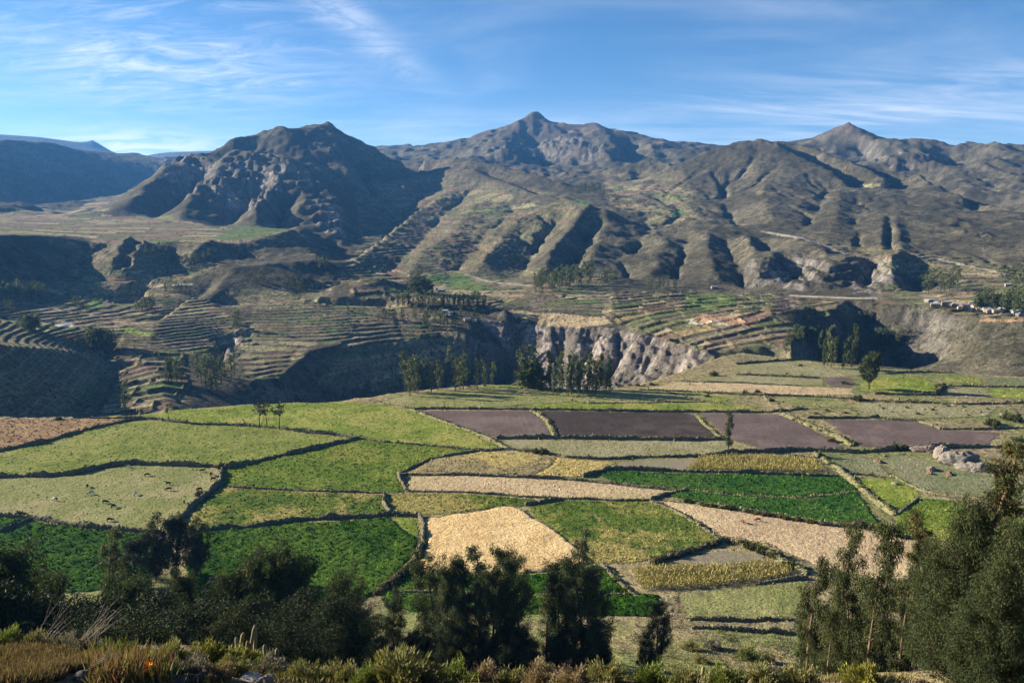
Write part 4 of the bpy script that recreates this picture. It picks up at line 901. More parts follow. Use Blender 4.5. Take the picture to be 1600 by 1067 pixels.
def leaf_quads(rng, P, D, length, width):
    """diamond leaves: base points P, directions D"""
    n = len(P); D = D / (np.linalg.norm(D, axis=1)[:, None] + 1e-9)
    S = np.cross(D, rng.normal(size=(n, 3))); S /= np.linalg.norm(S, axis=1)[:, None] + 1e-9
    L_ = (length * (.65 + .7 * rng.random(n)))[:, None]; W_ = (width * (.7 + .6 * rng.random(n)))[:, None]
    V = np.stack([P, P + D * L_ * .45 + S * W_ * .5, P + D * L_, P + D * L_ * .45 - S * W_ * .5], 1).reshape(-1, 3)
    return V, np.arange(4 * n).reshape(n, 4)
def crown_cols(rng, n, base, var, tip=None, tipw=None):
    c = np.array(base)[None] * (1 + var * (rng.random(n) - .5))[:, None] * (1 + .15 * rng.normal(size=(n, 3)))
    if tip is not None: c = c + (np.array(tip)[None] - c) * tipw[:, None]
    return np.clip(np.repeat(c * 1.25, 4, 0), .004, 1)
def eucalypt(seed, H, R, nlimb, nclump, nleaf, llen, lwid, lean=.06, low=.22, base=(.050, .062, .026), tip=(.13, .095, .045), droop=.8, bend=0.0, dense_top=.9, clump_r=.13, trunks=1, sides=6, cone=False):
    """meshes (trunk, crown) of one tall open tree"""
    rng = np.random.default_rng(seed); wood = []; CP = []; CR = []
    for tk in range(trunks):
        la = rng.random() * 6.28 if tk else 0.0; ln = lean if tk == 0 else lean + .16
        Ht = H * (1 if tk == 0 else .65 + .25 * rng.random())
        t = np.linspace(0, 1, 9); path = np.stack([Ht * (ln * t * math.cos(la) + bend * t ** 2) + .012 * H * np.sin(5 * t + seed), Ht * ln * t * math.sin(la) + .012 * H * np.cos(4 * t + seed * 2), Ht * t], -1)
        wood.append(tube(path, np.maximum(.019 * H * (1 - t * .93) / (1 + .4 * tk), .012), sides))
        for k in range(nlimb if tk == 0 else nlimb // 2):
            f = low + (dense_top - low + .08) * ((k + rng.random()) / (nlimb if tk == 0 else nlimb // 2)); f = min(f, .99)
            p0 = np.array([np.interp(f, t, path[:, i]) for i in range(3)])
            env = R * (1 - ((f - .50) / .58) ** 2) ** .5 if abs(f - .5) < .57 else R * .15
            if cone: env = R * min(1.0, 1.25 * (1.02 - f) ** .75 + .08)
            a = rng.random() * 2 * pi; ln_ = env * (.55 + .6 * rng.random()); up = .35 + .5 * rng.random()
            dv = np.array([math.cos(a), math.sin(a), up]); s = np.linspace(0, 1, 5)
            lp = p0 + dv[None] * (ln_ * s)[:, None] + np.array([bend * .8, 0, .25])[None] * (ln_ * s ** 2)[:, None]
            wood.append(tube(lp, np.maximum(.0065 * H * (1 - f * .7) * (1 - .85 * s), .008), 4))
            m = max(1, int(nclump * (.5 + .7 * ln_ / R)))
            for q in range(m):
                g = .35 + .7 * rng.random(); CP.append(np.array([np.interp(min(g, 1), s, lp[:, i]) for i in range(3)]) + rng.normal(size=3) * clump_r * R * .6); CR.append(clump_r * R * (.6 + .8 * rng.random()))
        CP.append(path[-1] - [0, 0, .02 * H]); CR.append(.05 * H * .5)
    CP = np.array(CP); CR = np.array(CR); n = len(CP) * nleaf
    ci = np.repeat(np.arange(len(CP)), nleaf)
    off = rng.normal(size=(n, 3)); off /= np.linalg.norm(off, axis=1)[:, None]; off *= (rng.random(n) ** .5)[:, None]
    P = CP[ci] + off * CR[ci][:, None] * np.array([1, 1, 1.25]) * 1.5
    D = rng.normal(size=(n, 3)) * .55 + off * .5; D[:, 2] -= droop; D[:, 0] += bend * 2
    V, F = leaf_quads(rng, P, D, llen, lwid)
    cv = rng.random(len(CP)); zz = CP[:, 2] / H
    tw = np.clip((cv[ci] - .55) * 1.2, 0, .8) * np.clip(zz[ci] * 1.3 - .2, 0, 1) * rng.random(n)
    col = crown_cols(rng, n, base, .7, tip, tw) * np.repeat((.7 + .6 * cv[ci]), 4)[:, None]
    wv, wf = joinp(wood)
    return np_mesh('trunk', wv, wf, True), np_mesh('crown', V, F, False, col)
def round_tree(seed, H, R, ncl, nleaf, llen, lwid, base=(.042, .055, .022), tip=(.09, .10, .04), bend=0.0):
    rng = np.random.default_rng(seed); wood = []; t = np.linspace(0, 1, 6)
    path = np.stack([.04 * H * np.sin(3 * t + seed) + bend * H * t ** 2, .03 * H * np.cos(3 * t), H * .8 * t], -1); wood.append(tube(path, .03 * H * (1 - .8 * t), 6))
    CP = []; CR = []
    for k in range(ncl):
        v = rng.normal(size=3); v /= np.linalg.norm(v); rr = rng.random() ** .4
        f = .52 + .46 * v[2] * rr; w = R * (1 - abs(f - .5) ** 2.4 * 2.2)
        c = np.array([v[0] * w * rr + bend * H * f ** 2, v[1] * w * rr, H * f]); CP.append(c); CR.append(R * (.16 + .18 * rng.random()))
        p0 = np.array([np.interp(max(f - .25, .05), t, path[:, i]) for i in range(3)])
        if k % 3 == 0: wood.append(tube(np.array([p0, (p0 + c) / 2 + [0, 0, .03 * H], c]), [.008 * H, .005 * H, .002 * H], 4))
    CP = np.array(CP); CR = np.array(CR); n = ncl * nleaf; ci = np.repeat(np.arange(ncl), nleaf)
    off = rng.normal(size=(n, 3)); off /= np.linalg.norm(off, axis=1)[:, None]; off *= (rng.random(n) ** .45)[:, None]
    P = CP[ci] + off * CR[ci][:, None]; D = rng.normal(size=(n, 3)) * .7 + off; D[:, 2] -= .25; D[:, 0] += bend * 3
    V, F = leaf_quads(rng, P, D, llen, lwid); cv = rng.random(ncl)
    col = crown_cols(rng, n, base, .7, tip, np.clip(cv[ci] - .5, 0, 1) * rng.random(n)) * np.repeat(.65 + .7 * cv[ci], 4)[:, None]
    wv, wf = joinp(wood)
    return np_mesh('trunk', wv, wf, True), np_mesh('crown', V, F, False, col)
def bush_mesh(seed, R, Hh, n, llen, lwid, base, tip, up=.6):
    rng = np.random.default_rng(seed); v = rng.normal(size=(n, 3)); v[:, 2] = np.abs(v[:, 2]); v /= np.linalg.norm(v, axis=1)[:, None]
    lump = .72 + .38 * np.sin(v[:, 0] * 5 + seed) * np.cos(v[:, 1] * 4 + seed * 2) + .14 * np.sin(v[:, 2] * 11 + v[:, 0] * 7)
    P = v * (lump * (.55 + .45 * rng.random(n)))[:, None] * np.array([R, R, Hh]); D = v + rng.normal(size=(n, 3)) * .45; D[:, 2] += up
    V, F = leaf_quads(rng, P, D, llen, lwid)
    stems = [tube(np.array([[0, 0, -.1 * Hh], [.25 * R * math.cos(a), .25 * R * math.sin(a), .35 * Hh], [.6 * R * math.cos(a), .6 * R * math.sin(a), .7 * Hh]]), [.03 * R, .02 * R, .008 * R], 4) for a in (0.3, 1.7, 2.9, 4.1, 5.3)]
    wv, wf = joinp(stems)
    return np_mesh('stem', wv, wf, True), np_mesh('foliage', V, F, False, crown_cols(rng, n, base, .7, tip, rng.random(n) * .8))
PROTO = {}
def add_proto(key, meshes, m1, m2, names=('trunk', 'crown')):
    meshes[0].materials.append(m1); meshes[1].materials.append(m2); PROTO[key] = (meshes, names)
def place(key, name, loc, s, rz, label, cat, group=None, tilt=0, sx=1.0):
    """one plant: an empty at its foot with trunk and crown under it"""
    (a, b), nm = PROTO[key]
    r = empty(name, loc, rz); r.scale = (s * sx, s * sx, s); r.rotation_euler = (0, tilt, rz)
    link(nm[0], a, None, r); link(nm[1], b, None, r)
    return tag(r, label, cat, group)
# --- kinds
for k in range(4): add_proto('far%d' % k, eucalypt(20 + k, 17, 2.3 + .35 * k, 16, 2, 12, 1.5, .55, .02, .16, (.078, .092, .040), (.12, .115, .05), .3, clump_r=.26, sides=5), M_BARKDARK, M_LEAF)
for k in range(2): add_proto('slim%d' % k, eucalypt(40 + k, 17, 1.7, 22, 3, 26, 1.0, .35, .02, .12, (.060, .074, .030), (.10, .085, .035), .2, clump_r=.30, sides=5), M_BARKDARK, M_LEAF)
for k in range(2): add_proto('puff%d' % k, round_tree(50 + k, 9, 4.0, 34, 34, 1.0, .45, (.062, .076, .032), (.10, .105, .045)), M_BARKDARK, M_LEAF)
add_proto('thin', eucalypt(60, 8, 1.25, 9, 2, 22, .7, .3, .03, .55, (.050, .062, .026), (.09, .085, .036), .2, clump_r=.34), M_BARKDARK, M_LEAF)
add_proto('loose', eucalypt(63, 19, 5.2, 20, 7, 46, 1.1, .42, .05, .22, (.046, .056, .022), (.10, .09, .04), .4, clump_r=.16, trunks=2), M_BARKDARK, M_LEAF)
for k in range(3): add_proto('mid%d' % k, eucalypt(70 + k, 24, 4.2 + .5 * k, 54, 7, 66, .46, .14, .03 + .02 * k, .04, (.038, .050, .021), (.10, .09, .04), .75, clump_r=.135), M_BARKDARK, M_LEAF)
add_proto('wisp', eucalypt(77, 24, 1.7, 26, 4, 50, .46, .13, .05, .30, (.075, .085, .045), (.14, .12, .065), .7, clump_r=.22, bend=.03), M_BARK, M_LEAF)
for k in range(2): add_proto('wind%d' % k, round_tree(80 + k, 16, 4.6, 60, 190, .6, .18, (.024, .030, .014), (.055, .055, .03), .10), M_BARKDARK, M_LEAF)
for k in range(3): add_proto('scrubtree%d' % k, round_tree(85 + k, 13, 4.4, 64, 520, .22, .095, (.021, .028, .011), (.06, .062, .02)), M_BARKDARK, M_LEAF)
for k in range(2): add_proto('near%d' % k, eucalypt(90 + k, 15, 1.45 + .2 * k, 38, 5, 80, .26, .060, .05, .12, (.040, .050, .020), (.15, .11, .042), .85, clump_r=.185, trunks=2), M_BARK, M_LEAF)
add_proto('bigright', eucalypt(96, 12, 2.9, 84, 8, 74, .21, .044, .03, .03, (.032, .042, .018), (.11, .095, .035), .9, clump_r=.125, trunks=2, cone=True), M_BARK, M_LEAF)
add_proto('tallright', eucalypt(98, 13.5, .95, 40, 5, 64, .22, .046, .10, .30, (.045, .048, .018), (.20, .11, .045), .9, clump_r=.20, bend=.06), M_BARK, M_LEAF)
log('tree kinds')
def at(px, py): return hit(px, py, 195)
def put_tree(key, px, base, top, name, label, cat, group=None, rz=None, sx=1.0, H=None):
    x, y, z = hit(px, base, 195); D = math.hypot(x, y)
    _, t = px_ray(px, top); zt = CAM_H + D * float(t); h0 = {'f': 17, 's': 17, 'p': 9, 't': 8, 'l': 19}[key[0]]
    s = max((zt - z) / h0, .15)
    return place(key, name, (x, y, z - .2), s, random.random() * 6.28 if rz is None else rz, label, cat, group, 0, sx)
rnd = random.Random(5)
# single trees on the bench
put_tree('slim0', 1138, 703, 643, 'eucalyptus_tree', 'lone slim dark eucalyptus standing between the ploughed fields', 'tree', sx=.85)
put_tree('loose', 1358, 609, 555, 'eucalyptus_tree', 'big loose-crowned tree standing alone beside the bright meadow', 'tree', sx=.95)
put_tree('thin', 264, 659, 632, 'young_tree', 'single thin young tree on the wall under the rim pasture', 'tree')
for px, b, tp, lb in ((406, 667, 633, 'leftmost and thinnest of the three small trees on the rim pasture wall'), (417, 668, 632, 'middle and bushiest of the three small trees on the rim pasture wall'), (437, 671, 634, 'rightmost of the three small trees on the rim pasture wall, set apart')):
    put_tree('thin', px, b, tp, 'young_tree', lb, 'tree', 'three small trees on the wall', sx=1.35)
put_tree('far1', 573, 621, 595, 'eucalyptus_tree', 'single bushy tree on the rim left of the first grove', 'tree', sx=1.5)
put_tree('far2', 27, 652, 622, 'eucalyptus_tree', 'single dark tree on the rim near the left edge', 'tree')
put_tree('far0', 196, 640, 596, 'eucalyptus_tree', 'pale tree on the lit terraces above the rust brown field', 'tree')
ORD = 'first second third fourth fifth sixth seventh eighth ninth tenth eleventh twelfth thirteenth fourteenth fifteenth sixteenth seventeenth eighteenth nineteenth twentieth'.split()
def ordinal(i):
    if i < 20: return ORD[i]
    t = ('twentieth', 'thirtieth', 'fortieth', 'fiftieth')[i // 10 - 1 - (1 if (i + 1) % 10 == 0 and False else 0)] if (i + 1) % 10 == 0 else None
    n = i + 1
    if n % 10 == 0: return {20: 'twentieth', 30: 'thirtieth', 40: 'fortieth', 50: 'fiftieth'}[n]
    return {2: 'twenty', 3: 'thirty', 4: 'forty', 5: 'fifty'}[n // 10] + '-' + ORD[n % 10 - 1]
TINY = []                    # trees too small to tell apart, joined at the end
def grove(spots, name, label, group, kinds=('far0', 'far1', 'far2', 'far3'), hv=.18, cat='tree', sxr=(.9, 1.25), stag=0):
    spots = sorted(spots)
    if len(spots) > 3 and sum(s[2] for s in spots) / len(spots) < 19.5:
        TINY.extend(spots); return
    for i, (px, b, h) in enumerate(spots):
        b = b + stag * (0, 1, .45, .8, .2)[i % 5]; w = label.split(' ', 1); who = (ordinal(i) + ' from left, ' if 0 < i < len(spots) - 1 else ('leftmost ' if i == 0 else 'rightmost '))
        lb = (who + label) if not 0 < i < len(spots) - 1 else label + ', ' + ordinal(i) + ' from the left'
        put_tree(rnd.choice(kinds), px, b, b - h * (1 + hv * (rnd.random() - .5) * 2), name, lb, cat, group, sx=sxr[0] + (sxr[1] - sxr[0]) * rnd.random())
def join_tiny():
    rng = np.random.default_rng(77); VV = []; CC = []
    for px, b, h in TINY:
        x, y, z = hit(px, b, 195); D = math.hypot(x, y); H = h * D / FPX * (.8 + .4 * rng.random()); n = 110 if h > 11 else 42
        f = .12 + .88 * rng.random(n); w = H * (.17 if h > 11 else .34) * np.sin(np.clip(f * 2.9, 0, 3.1)) * (.5 + .6 * rng.random(n)); a = rng.random(n) * 6.28
        P = np.stack([x + w * np.cos(a), y + w * np.sin(a), z + H * f * .93], -1); D_ = rng.normal(size=(n, 3)); V, _ = leaf_quads(rng, P, D_, H * .13, H * .07)
        VV.append(V); CC.append(crown_cols(rng, n, (.05, .062, .028), .6, (.085, .085, .036), rng.random(n) * .7) * (.8 + .4 * rng.random()))
    V = np.concatenate(VV); tag(link('distant_trees', np_mesh('distant_trees', V, np.arange(len(V)).reshape(-1, 4), False, np.concatenate(CC), M_LEAF)), 'small far trees dotted over the terraces and hill feet across the canyon', None, None, 'stuff')
def scatter(x0, x1, yb, h, n, jy=4):
    out = []
    for k in range(n):
        f = (k + rnd.random()) / n; px = x0 + (x1 - x0) * f; y = yb[0] + (yb[1] - yb[0]) * f if isinstance(yb, tuple) else yb
        out.append((px, y + (rnd.random() - .5) * 2 * jy, h))
    return out
E = 'eucalyptus_tree'
grove([(634,612,56),(640,611,48),(648,610,52),(652,609,58),(659,608,46),(667,607,44),(674,606,42),(685,606,44),(690,604,48),(697,603,42),(703,604,55),(711,603,50),(717,602,52),(724,602,48),(731,601,46),(738,601,40),(745,601,44),(757,600,42),(770,600,38)], E, 'tall slim tree in the left grove on the canyon rim', 'left grove on the canyon rim', sxr=(.55, .85), stag=8)
grove([(826,606,58),(834,606,52),(822,605,44),(840,607,38)], E, 'bushy dark tree between the two rim groves', 'dark trees between the rim groves', ('far3', 'puff0'))
grove(scatter(858, 956, 608, 50, 24, 3), E, 'tall straight tree in the dense right grove on the canyon rim', 'dense right grove on the canyon rim', ('far0', 'far1', 'slim1'), .22, sxr=(.5, .8), stag=7)
grove([(1281,565,52),(1287,564,48),(1293,565,54),(1299,566,44),(1304,566,40),(1310,566,46),(1317,566,42),(1324,567,50),(1330,567,40),(1336,567,52),(1342,568,38)], E, 'tall narrow tree in the row before the dark ravine', 'row of trees before the dark ravine', ('slim0', 'slim1', 'far0'), sxr=(.6, .85), stag=11)
grove(scatter(1232, 1282, (534, 530), 22, 10, 3) + [(1228,552,26)], E, 'small tree on the terrace lip left of the ravine', 'trees on the terrace lip left of the ravine')
grove(scatter(1362, 1405, (542, 540), 26, 10, 8) + scatter(1340, 1362, 506, 20, 4, 3) + [(1362,478,14)], E, 'tree growing inside the shaded ravine', 'trees inside the shaded ravine')
grove(scatter(1566, 1612, (482, 492), 32, 10, 6) + scatter(1528, 1566, 480, 26, 8, 4) + scatter(1580, 1612, 462, 24, 5, 5), E, 'dark tree at the right end of the village', 'dark trees at the right end of the village', ('far1', 'far3', 'puff1'))
grove(scatter(1436, 1500, (452, 446), 26, 15, 10), E, 'tree on the shaded slope above the village', 'trees on the slope above the village', ('far1', 'far3'))
grove(scatter(1566, 1605, (432, 440), 18, 7, 5), E, 'tree high on the slope at the right edge', 'trees high on the slope at the right edge')
grove(scatter(618, 760, (478, 481), 20, 34, 3), E, 'tree in the long dark plantation across the canyon', 'long dark plantation across the canyon', ('far0', 'far2', 'slim0'))
grove(scatter(642, 666, 459, 30, 7, 3), E, 'tall bushy tree in the clump above the plantation', 'clump above the plantation', ('far3', 'puff0'))
grove([(663,510,26),(668,512,30),(680,510,22),(688,509,26),(694,510,24),(700,512,22),(707,510,26),(712,511,20),(719,495,22),(741,500,22)], E, 'tree beside the small houses under the plantation', 'trees beside the small houses')
grove([(601,497,20),(609,497,18),(629,499,18),(648,497,20),(544,487,16),(557,482,10),(674,530,26),(672,520,22)], E, 'separate small tree on the terraces under the plantation', 'separate small trees on the terraces')
grove(scatter(834, 926, (454, 438), 24, 40, 7), E, 'tree in the big grove at the foot of the middle hill', 'big grove at the foot of the middle hill', ('far0', 'far2', 'far3'))
grove(scatter(938, 962, 441, 22, 8, 3) + scatter(1010, 1060, 452, 14, 8, 4), E, 'tree at the foot of the right middle hill', 'trees at the foot of the right middle hill')
grove(scatter(880, 905, 300, 10, 6, 3) + scatter(908, 938, 302, 14, 9, 3), E, 'tiny far tree on the fields behind the middle hill', 'tiny far trees behind the middle hill')
grove(scatter(697, 716, 322, 9, 6, 3) + scatter(730, 745, 350, 10, 4, 4), E, 'tiny far tree on the terraced middle slope', 'tiny far trees on the terraced middle slope')
grove(scatter(34, 60, (516, 519), 26, 7, 3) + scatter(141, 180, (545, 551), 32, 11, 3), E, 'tree in a dark clump on the low left terraces', 'dark clumps on the low left terraces', ('far1', 'far3', 'puff0'))
grove(scatter(0, 68, (462, 466), 22, 14, 7) + [(12,486,20),(20,488,18)], E, 'tree in the wood under the left scarp', 'wood under the left scarp', ('far1', 'far3'))
grove([(118,479,18),(124,480,18),(119,537,20),(123,538,16),(130,482,12),(245,529,14),(184,496,8)], E, 'separate tree among the plots of the low left bench', 'separate trees on the low left bench')
grove(scatter(258, 287, (592, 596), 32, 8, 3) + [(302,580,30),(309,585,40),(315,600,44),(322,606,40),(330,612,48),(338,610,44),(346,600,40),(352,596,36),(362,590,40),(367,586,36)], E, 'tree in the gully below the left terraces', 'trees in the gully below the left terraces')
grove([(366,513,22),(371,514,26)] + scatter(212, 240, (487, 482), 18, 9, 4) + scatter(392, 415, 440, 14, 6, 4) + scatter(448, 480, 452, 18, 9, 3) + scatter(258, 292, 452, 14, 7, 5), E, 'tree on the flank of the left ridge across the canyon', 'trees on the left ridge across the canyon')
grove(scatter(228, 262, 398, 13, 6, 5) + scatter(285, 330, (412, 405), 14, 9, 8) + scatter(100, 118, 392, 10, 3, 3) + scatter(494, 515, 416, 13, 5, 4), E, 'tree on the scarp under the left upper bench', 'trees on the scarp under the left upper bench')
_r2 = random.Random(12)
for poly, n, h0, h1 in (([(0,440),(230,445),(330,470),(380,510),(330,556),(270,600),(180,545),(0,530)], 130, 4, 11), ([(392,482),(640,478),(690,510),(560,530),(400,590)], 45, 4, 8), ([(240,450),(343,418),(510,440),(520,480),(340,500),(230,480)], 75, 4, 10), ([(0,372),(450,360),(500,400),(330,412),(0,432)], 60, 4, 9), ([(0,335),(450,356),(395,372),(0,362)], 45, 3, 6), ([(545,300),(900,310),(940,360),(850,425),(540,430)], 120, 3, 8), ([(960,380),(1210,380),(1290,450),(960,450)], 70, 3, 9), ([(950,455),(1300,462),(1230,540),(1010,512)], 75, 4, 9), ([(640,440),(940,455),(940,480),(740,500),(640,470)], 50, 4, 10), ([(1250,300),(1560,330),(1600,450),(1300,400)], 120, 3, 7), ([(1340,470),(1600,495),(1600,580),(1490,570),(1420,500)], 150, 4, 10), ([(880,270),(1060,270),(1060,340),(930,320)], 60, 3, 6), ([(200,320),(340,260),(440,350),(240,338)], 45, 3, 6)):
    P_ = np.array(poly, float); k = 0
    while k < n:
        q = (_r2.uniform(P_[:, 0].min(), P_[:, 0].max()), _r2.uniform(P_[:, 1].min(), P_[:, 1].max()))
        if in_poly(np.array([q[0]]), np.array([q[1]]), poly)[0]: TINY.append((q[0], q[1], _r2.uniform(h0, h1))); k += 1
join_tiny()
log('far trees')
# bushes on the bench
for k in range(3): add_proto('bush%d' % k, bush_mesh(110 + k, 1.2, 1.3, 420, .55, .22, [(.055, .06, .028), (.075, .065, .038), (.085, .095, .03)][k], [(.10, .10, .04), (.12, .10, .06), (.15, .15, .05)][k]), M_BARKDARK, M_LEAF, ('stem', 'foliage'))
def bushes(spots, label, group, key=None):
    spots = sorted(spots)
    for i, (px, py, s) in enumerate(spots):
        x, y, z = hit(px, py, 195); k = key or 'bush%d' % rnd.randrange(3); lb = label if len(spots) == 1 else ('left' if i == 0 else 'right') + label[3:] if label.startswith('one of two') else label + (', leftmost' if i == 0 else ', rightmost' if i == len(spots) - 1 else ', ' + ordinal(i) + ' from left')
        place(k, 'bush', (x, y, z - .15), s * (.8 + .4 * rnd.random()), rnd.random() * 6.28, lb, 'bush', group)
def along(pts, n, s, j=1.2):
    P = np.array(pts, float); d = np.concatenate([[0], np.cumsum(np.hypot(*np.diff(P, axis=0).T))]); out = []
    for k in range(n):
        t = d[-1] * (k + rnd.random()) / n; out.append((np.interp(t, d, P[:, 0]), np.interp(t, d, P[:, 1]) + (rnd.random() - .5) * j, s * (.6 + .8 * rnd.random())))
    return out
bushes([(838, 708, 2.0), (848, 709, 2.3)], 'one of two dark round bushes on the wall under the pale olive pasture', 'two dark round bushes', 'bush0')
bushes(along([(1066,783),(1166,800),(1233,811),(1283,820),(1366,824),(1420,842)], 44, 1.1, 3), 'dry bush in the hedge under the strong green field', 'hedge under the strong green field')
bushes(along([(1140,846),(1190,860),(1230,880),(1262,897)], 22, 1.2, 6), 'bush on the bank above the lower maize', 'bushes above the lower maize')
bushes(along([(1020,879),(1066,866),(1126,847)], 16, 1.1, 3), 'bush on the wall under the clover field right of the wheat', 'bushes under the clover field right of the wheat')
bushes(along([(660,853),(646,880),(612,913),(588,930)], 16, 1.2, 4), 'bush at the lower end of the wall beside the wheat', 'bushes beside the wheat wall')
bushes(along([(940,884),(985,932)], 9, 1.0, 4), 'bush right of the dark alfalfa strip', 'bushes right of the dark alfalfa strip')
bushes(along([(1223,648),(1266,665),(1334,694)], 12, .9, 4) + along([(1273,707),(1350,767),(1400,806)], 14, .9, 4), 'small tussocky bush on a grassy bank at the right', 'bushes on the right grassy banks', 'bush2')
bushes([(347,731,1.8),(312,774,1.4),(135,822,1.4),(30,805,1.2),(40,806,1.1),(520,808,1.7),(480,812,1.0),(92,657,1.6),(1300,690,1.4)], 'single dark bush on a field wall at the left', 'single bushes on the left walls', 'bush0')
bushes([(1204,627,2.0),(1115,587,2.0),(1340,626,2.6),(1250,572,1.4),(1400,702,2.2),(1412,702,1.8),(1548,664,2.4),(1556,662,2.0),(1575,655,3.0),(1586,658,3.2),(1592,690,2.4),(1465,617,2.0),(1471,606,2.6),(1105,620,1.4),(1164,615,1.4),(1183,613,1.6),(1320,600,1.6)], 'single bush among the small fields at the right', 'single bushes among the right fields', 'bush0')
bushes(along([(1333,625),(1400,628),(1516,632),(1600,629)], 14, .9, 3) + along([(1200,640),(1330,640),(1500,642),(1600,650)], 26, .7, 14), 'low bush on the rough ground at the right', 'low bushes on the rough right ground')
bushes(along([(590,612),(690,606),(760,602)], 8, .8, 3) + along([(960,606),(1000,602),(1030,600)], 8, 1.0, 3), 'low bush on the canyon rim', 'low bushes on the canyon rim')
# maize: rows of stalks
def maize(poly, step, hgt, label, seed):
    P = np.array(poly, float); W = on_plain(P[:, 0], P[:, 1]); rng = np.random.default_rng(seed)
    X, Y = np.meshgrid(np.arange(W[:, 0].min(), W[:, 0].max(), step), np.arange(W[:, 1].min(), W[:, 1].max(), step * .8))
    x = (X + (rng.random(X.shape) - .5) * step * .8).ravel(); y = (Y + (rng.random(X.shape) - .5) * step * .35).ravel(); k = in_poly(x, y, [tuple(q) for q in W]); x = x[k]; y = y[k]; n = len(x)
    z = ground(x, y); h = hgt * (.7 + .6 * rng.random(n)); VV = []; CC = []
    for q in range(4):
        base = np.stack([x, y, z + h * (.05 + .18 * q)], -1); D = rng.normal(size=(n, 3)) * .35; D[:, 2] += 1.0 if q < 3 else .5
        V, _ = leaf_quads(rng, base, D, hgt * .62, .20); VV.append(V)
        c = (np.array([.33, .27, .095]) if q > 1 else np.array([.20, .19, .06]))[None] * (.65 + .7 * rng.random(n))[:, None]; VV and CC.append(np.repeat(c, 4, 0))
    V = np.concatenate(VV); F = np.arange(len(V)).reshape(-1, 4)
    tag(link('maize_crop', np_mesh('maize_crop', V, F, False, np.concatenate(CC), M_DRY)), label, None, None, 'stuff')
maize([(1070,735),(1096,715),(1180,713),(1268,717),(1292,738),(1200,737),(1110,736)], .8, 1.9, 'rows of ripe yellow maize above the strong green field', 1)
maize([(988,890),(1050,886),(1130,885),(1200,878),(1238,890),(1233,899),(1180,908),(1066,923),(1003,928)], .72, 1.8, 'rows of ripening maize at the lower right', 2)
log('bushes')
# ------------------------------------------------------------------ trees on the hillside below the viewpoint
def put_near(key, px, top, D, H0, name, label, group=None, sx=1.0, rz=None, tilt=0, base=None):
    """foot on the hillside at range D (or where the photo shows it), top at the given picture height"""
    a, _ = px_ray(px, 900 if base is None else base); a = float(a)
    if base is not None: x, y, z = hit(px, base, 60); D = math.hypot(x, y)
    else: x, y = D * sin(a), D * cos(a); z = float(ground(np.array([x]), np.array([y]))[0])
    _, t = px_ray(px, top); zt = CAM_H + D * float(t)
    return place(key, name, (x, y, z - .3), max((zt - z) / H0, .2), rnd.random() * 6.28 if rz is None else rz, label, 'tree', group, tilt, sx)
E_ = 'eucalyptus_tree'; S_ = 'scrub_tree'
g = 'windblown trees behind the left wood'
for px, tp, b, k, lb, sx in ((246, 792, 905, 'wind0', 'tallest windblown tree behind the left wood, beside the cow field', .80), (276, 788, 903, 'wind1', 'slightly shorter windblown tree touching the tallest one at left', .62), (307, 800, 900, 'wind0', 'windblown tree at the right end of the dark left group', .72), (208, 830, 915, 'wind1', 'low windblown tree at the left end of the dark left group', .95)):
    put_near(k, px, tp, 0, 17, S_, lb, g, sx, 0.0, 0, b)
put_near('wisp', 158, 826, 150, 24, E_, 'thin wispy tree rising left of the windblown trees', None, .8)
gl = 'dark wood along the left foot of the hillside'
wood = [(-40,905,100,'scrubtree0',1.3),(12,868,112,'mid0',.9),(-5,900,95,'scrubtree2',1.2),(45,925,100,'scrubtree1',1.3),(82,935,92,'scrubtree2',1.25),(100,902,118,'mid1',.75),(120,930,98,'scrubtree0',1.35),(155,915,108,'scrubtree1',1.25),(188,905,116,'mid2',.85),(205,935,96,'scrubtree2',1.3),(235,922,112,'scrubtree0',1.25),
 (268,935,100,'scrubtree1',1.3),(285,905,128,'mid0',.7),(312,925,110,'scrubtree2',1.3),(340,900,122,'scrubtree0',1.0),(368,892,126,'mid1',.8),(385,925,104,'scrubtree1',1.3),(425,868,124,'mid2',.9),(447,858,122,'mid0',.9),(470,880,120,'mid1',.85),(492,910,112,'scrubtree0',1.2),(430,930,96,'scrubtree2',1.3),(515,925,106,'scrubtree1',1.2),(545,898,124,'mid2',.85),(350,950,84,'scrubtree1',1.3),(160,955,82,'scrubtree0',1.3),(60,960,80,'scrubtree2',1.3),(250,960,82,'scrubtree0',1.3),(470,955,84,'scrubtree2',1.3)]
_cnt = {True: 0, False: 0}
for k, (px, tp, D, key, sx) in enumerate(sorted(wood)):
    sc = key.startswith('scrub')
    put_near(key, px, tp, D, 13.6 if sc else 24, S_ if sc else E_, (ordinal(_cnt[sc]) + ' low rounded tree from the left in the bottom left wood') if sc else (ordinal(_cnt[sc]) + ' tall slender tree from the left in the bottom left wood'), gl + (', rounded' if sc else ', slender'), sx); _cnt[sc] += 1
gm = 'open eucalyptus row at bottom middle'
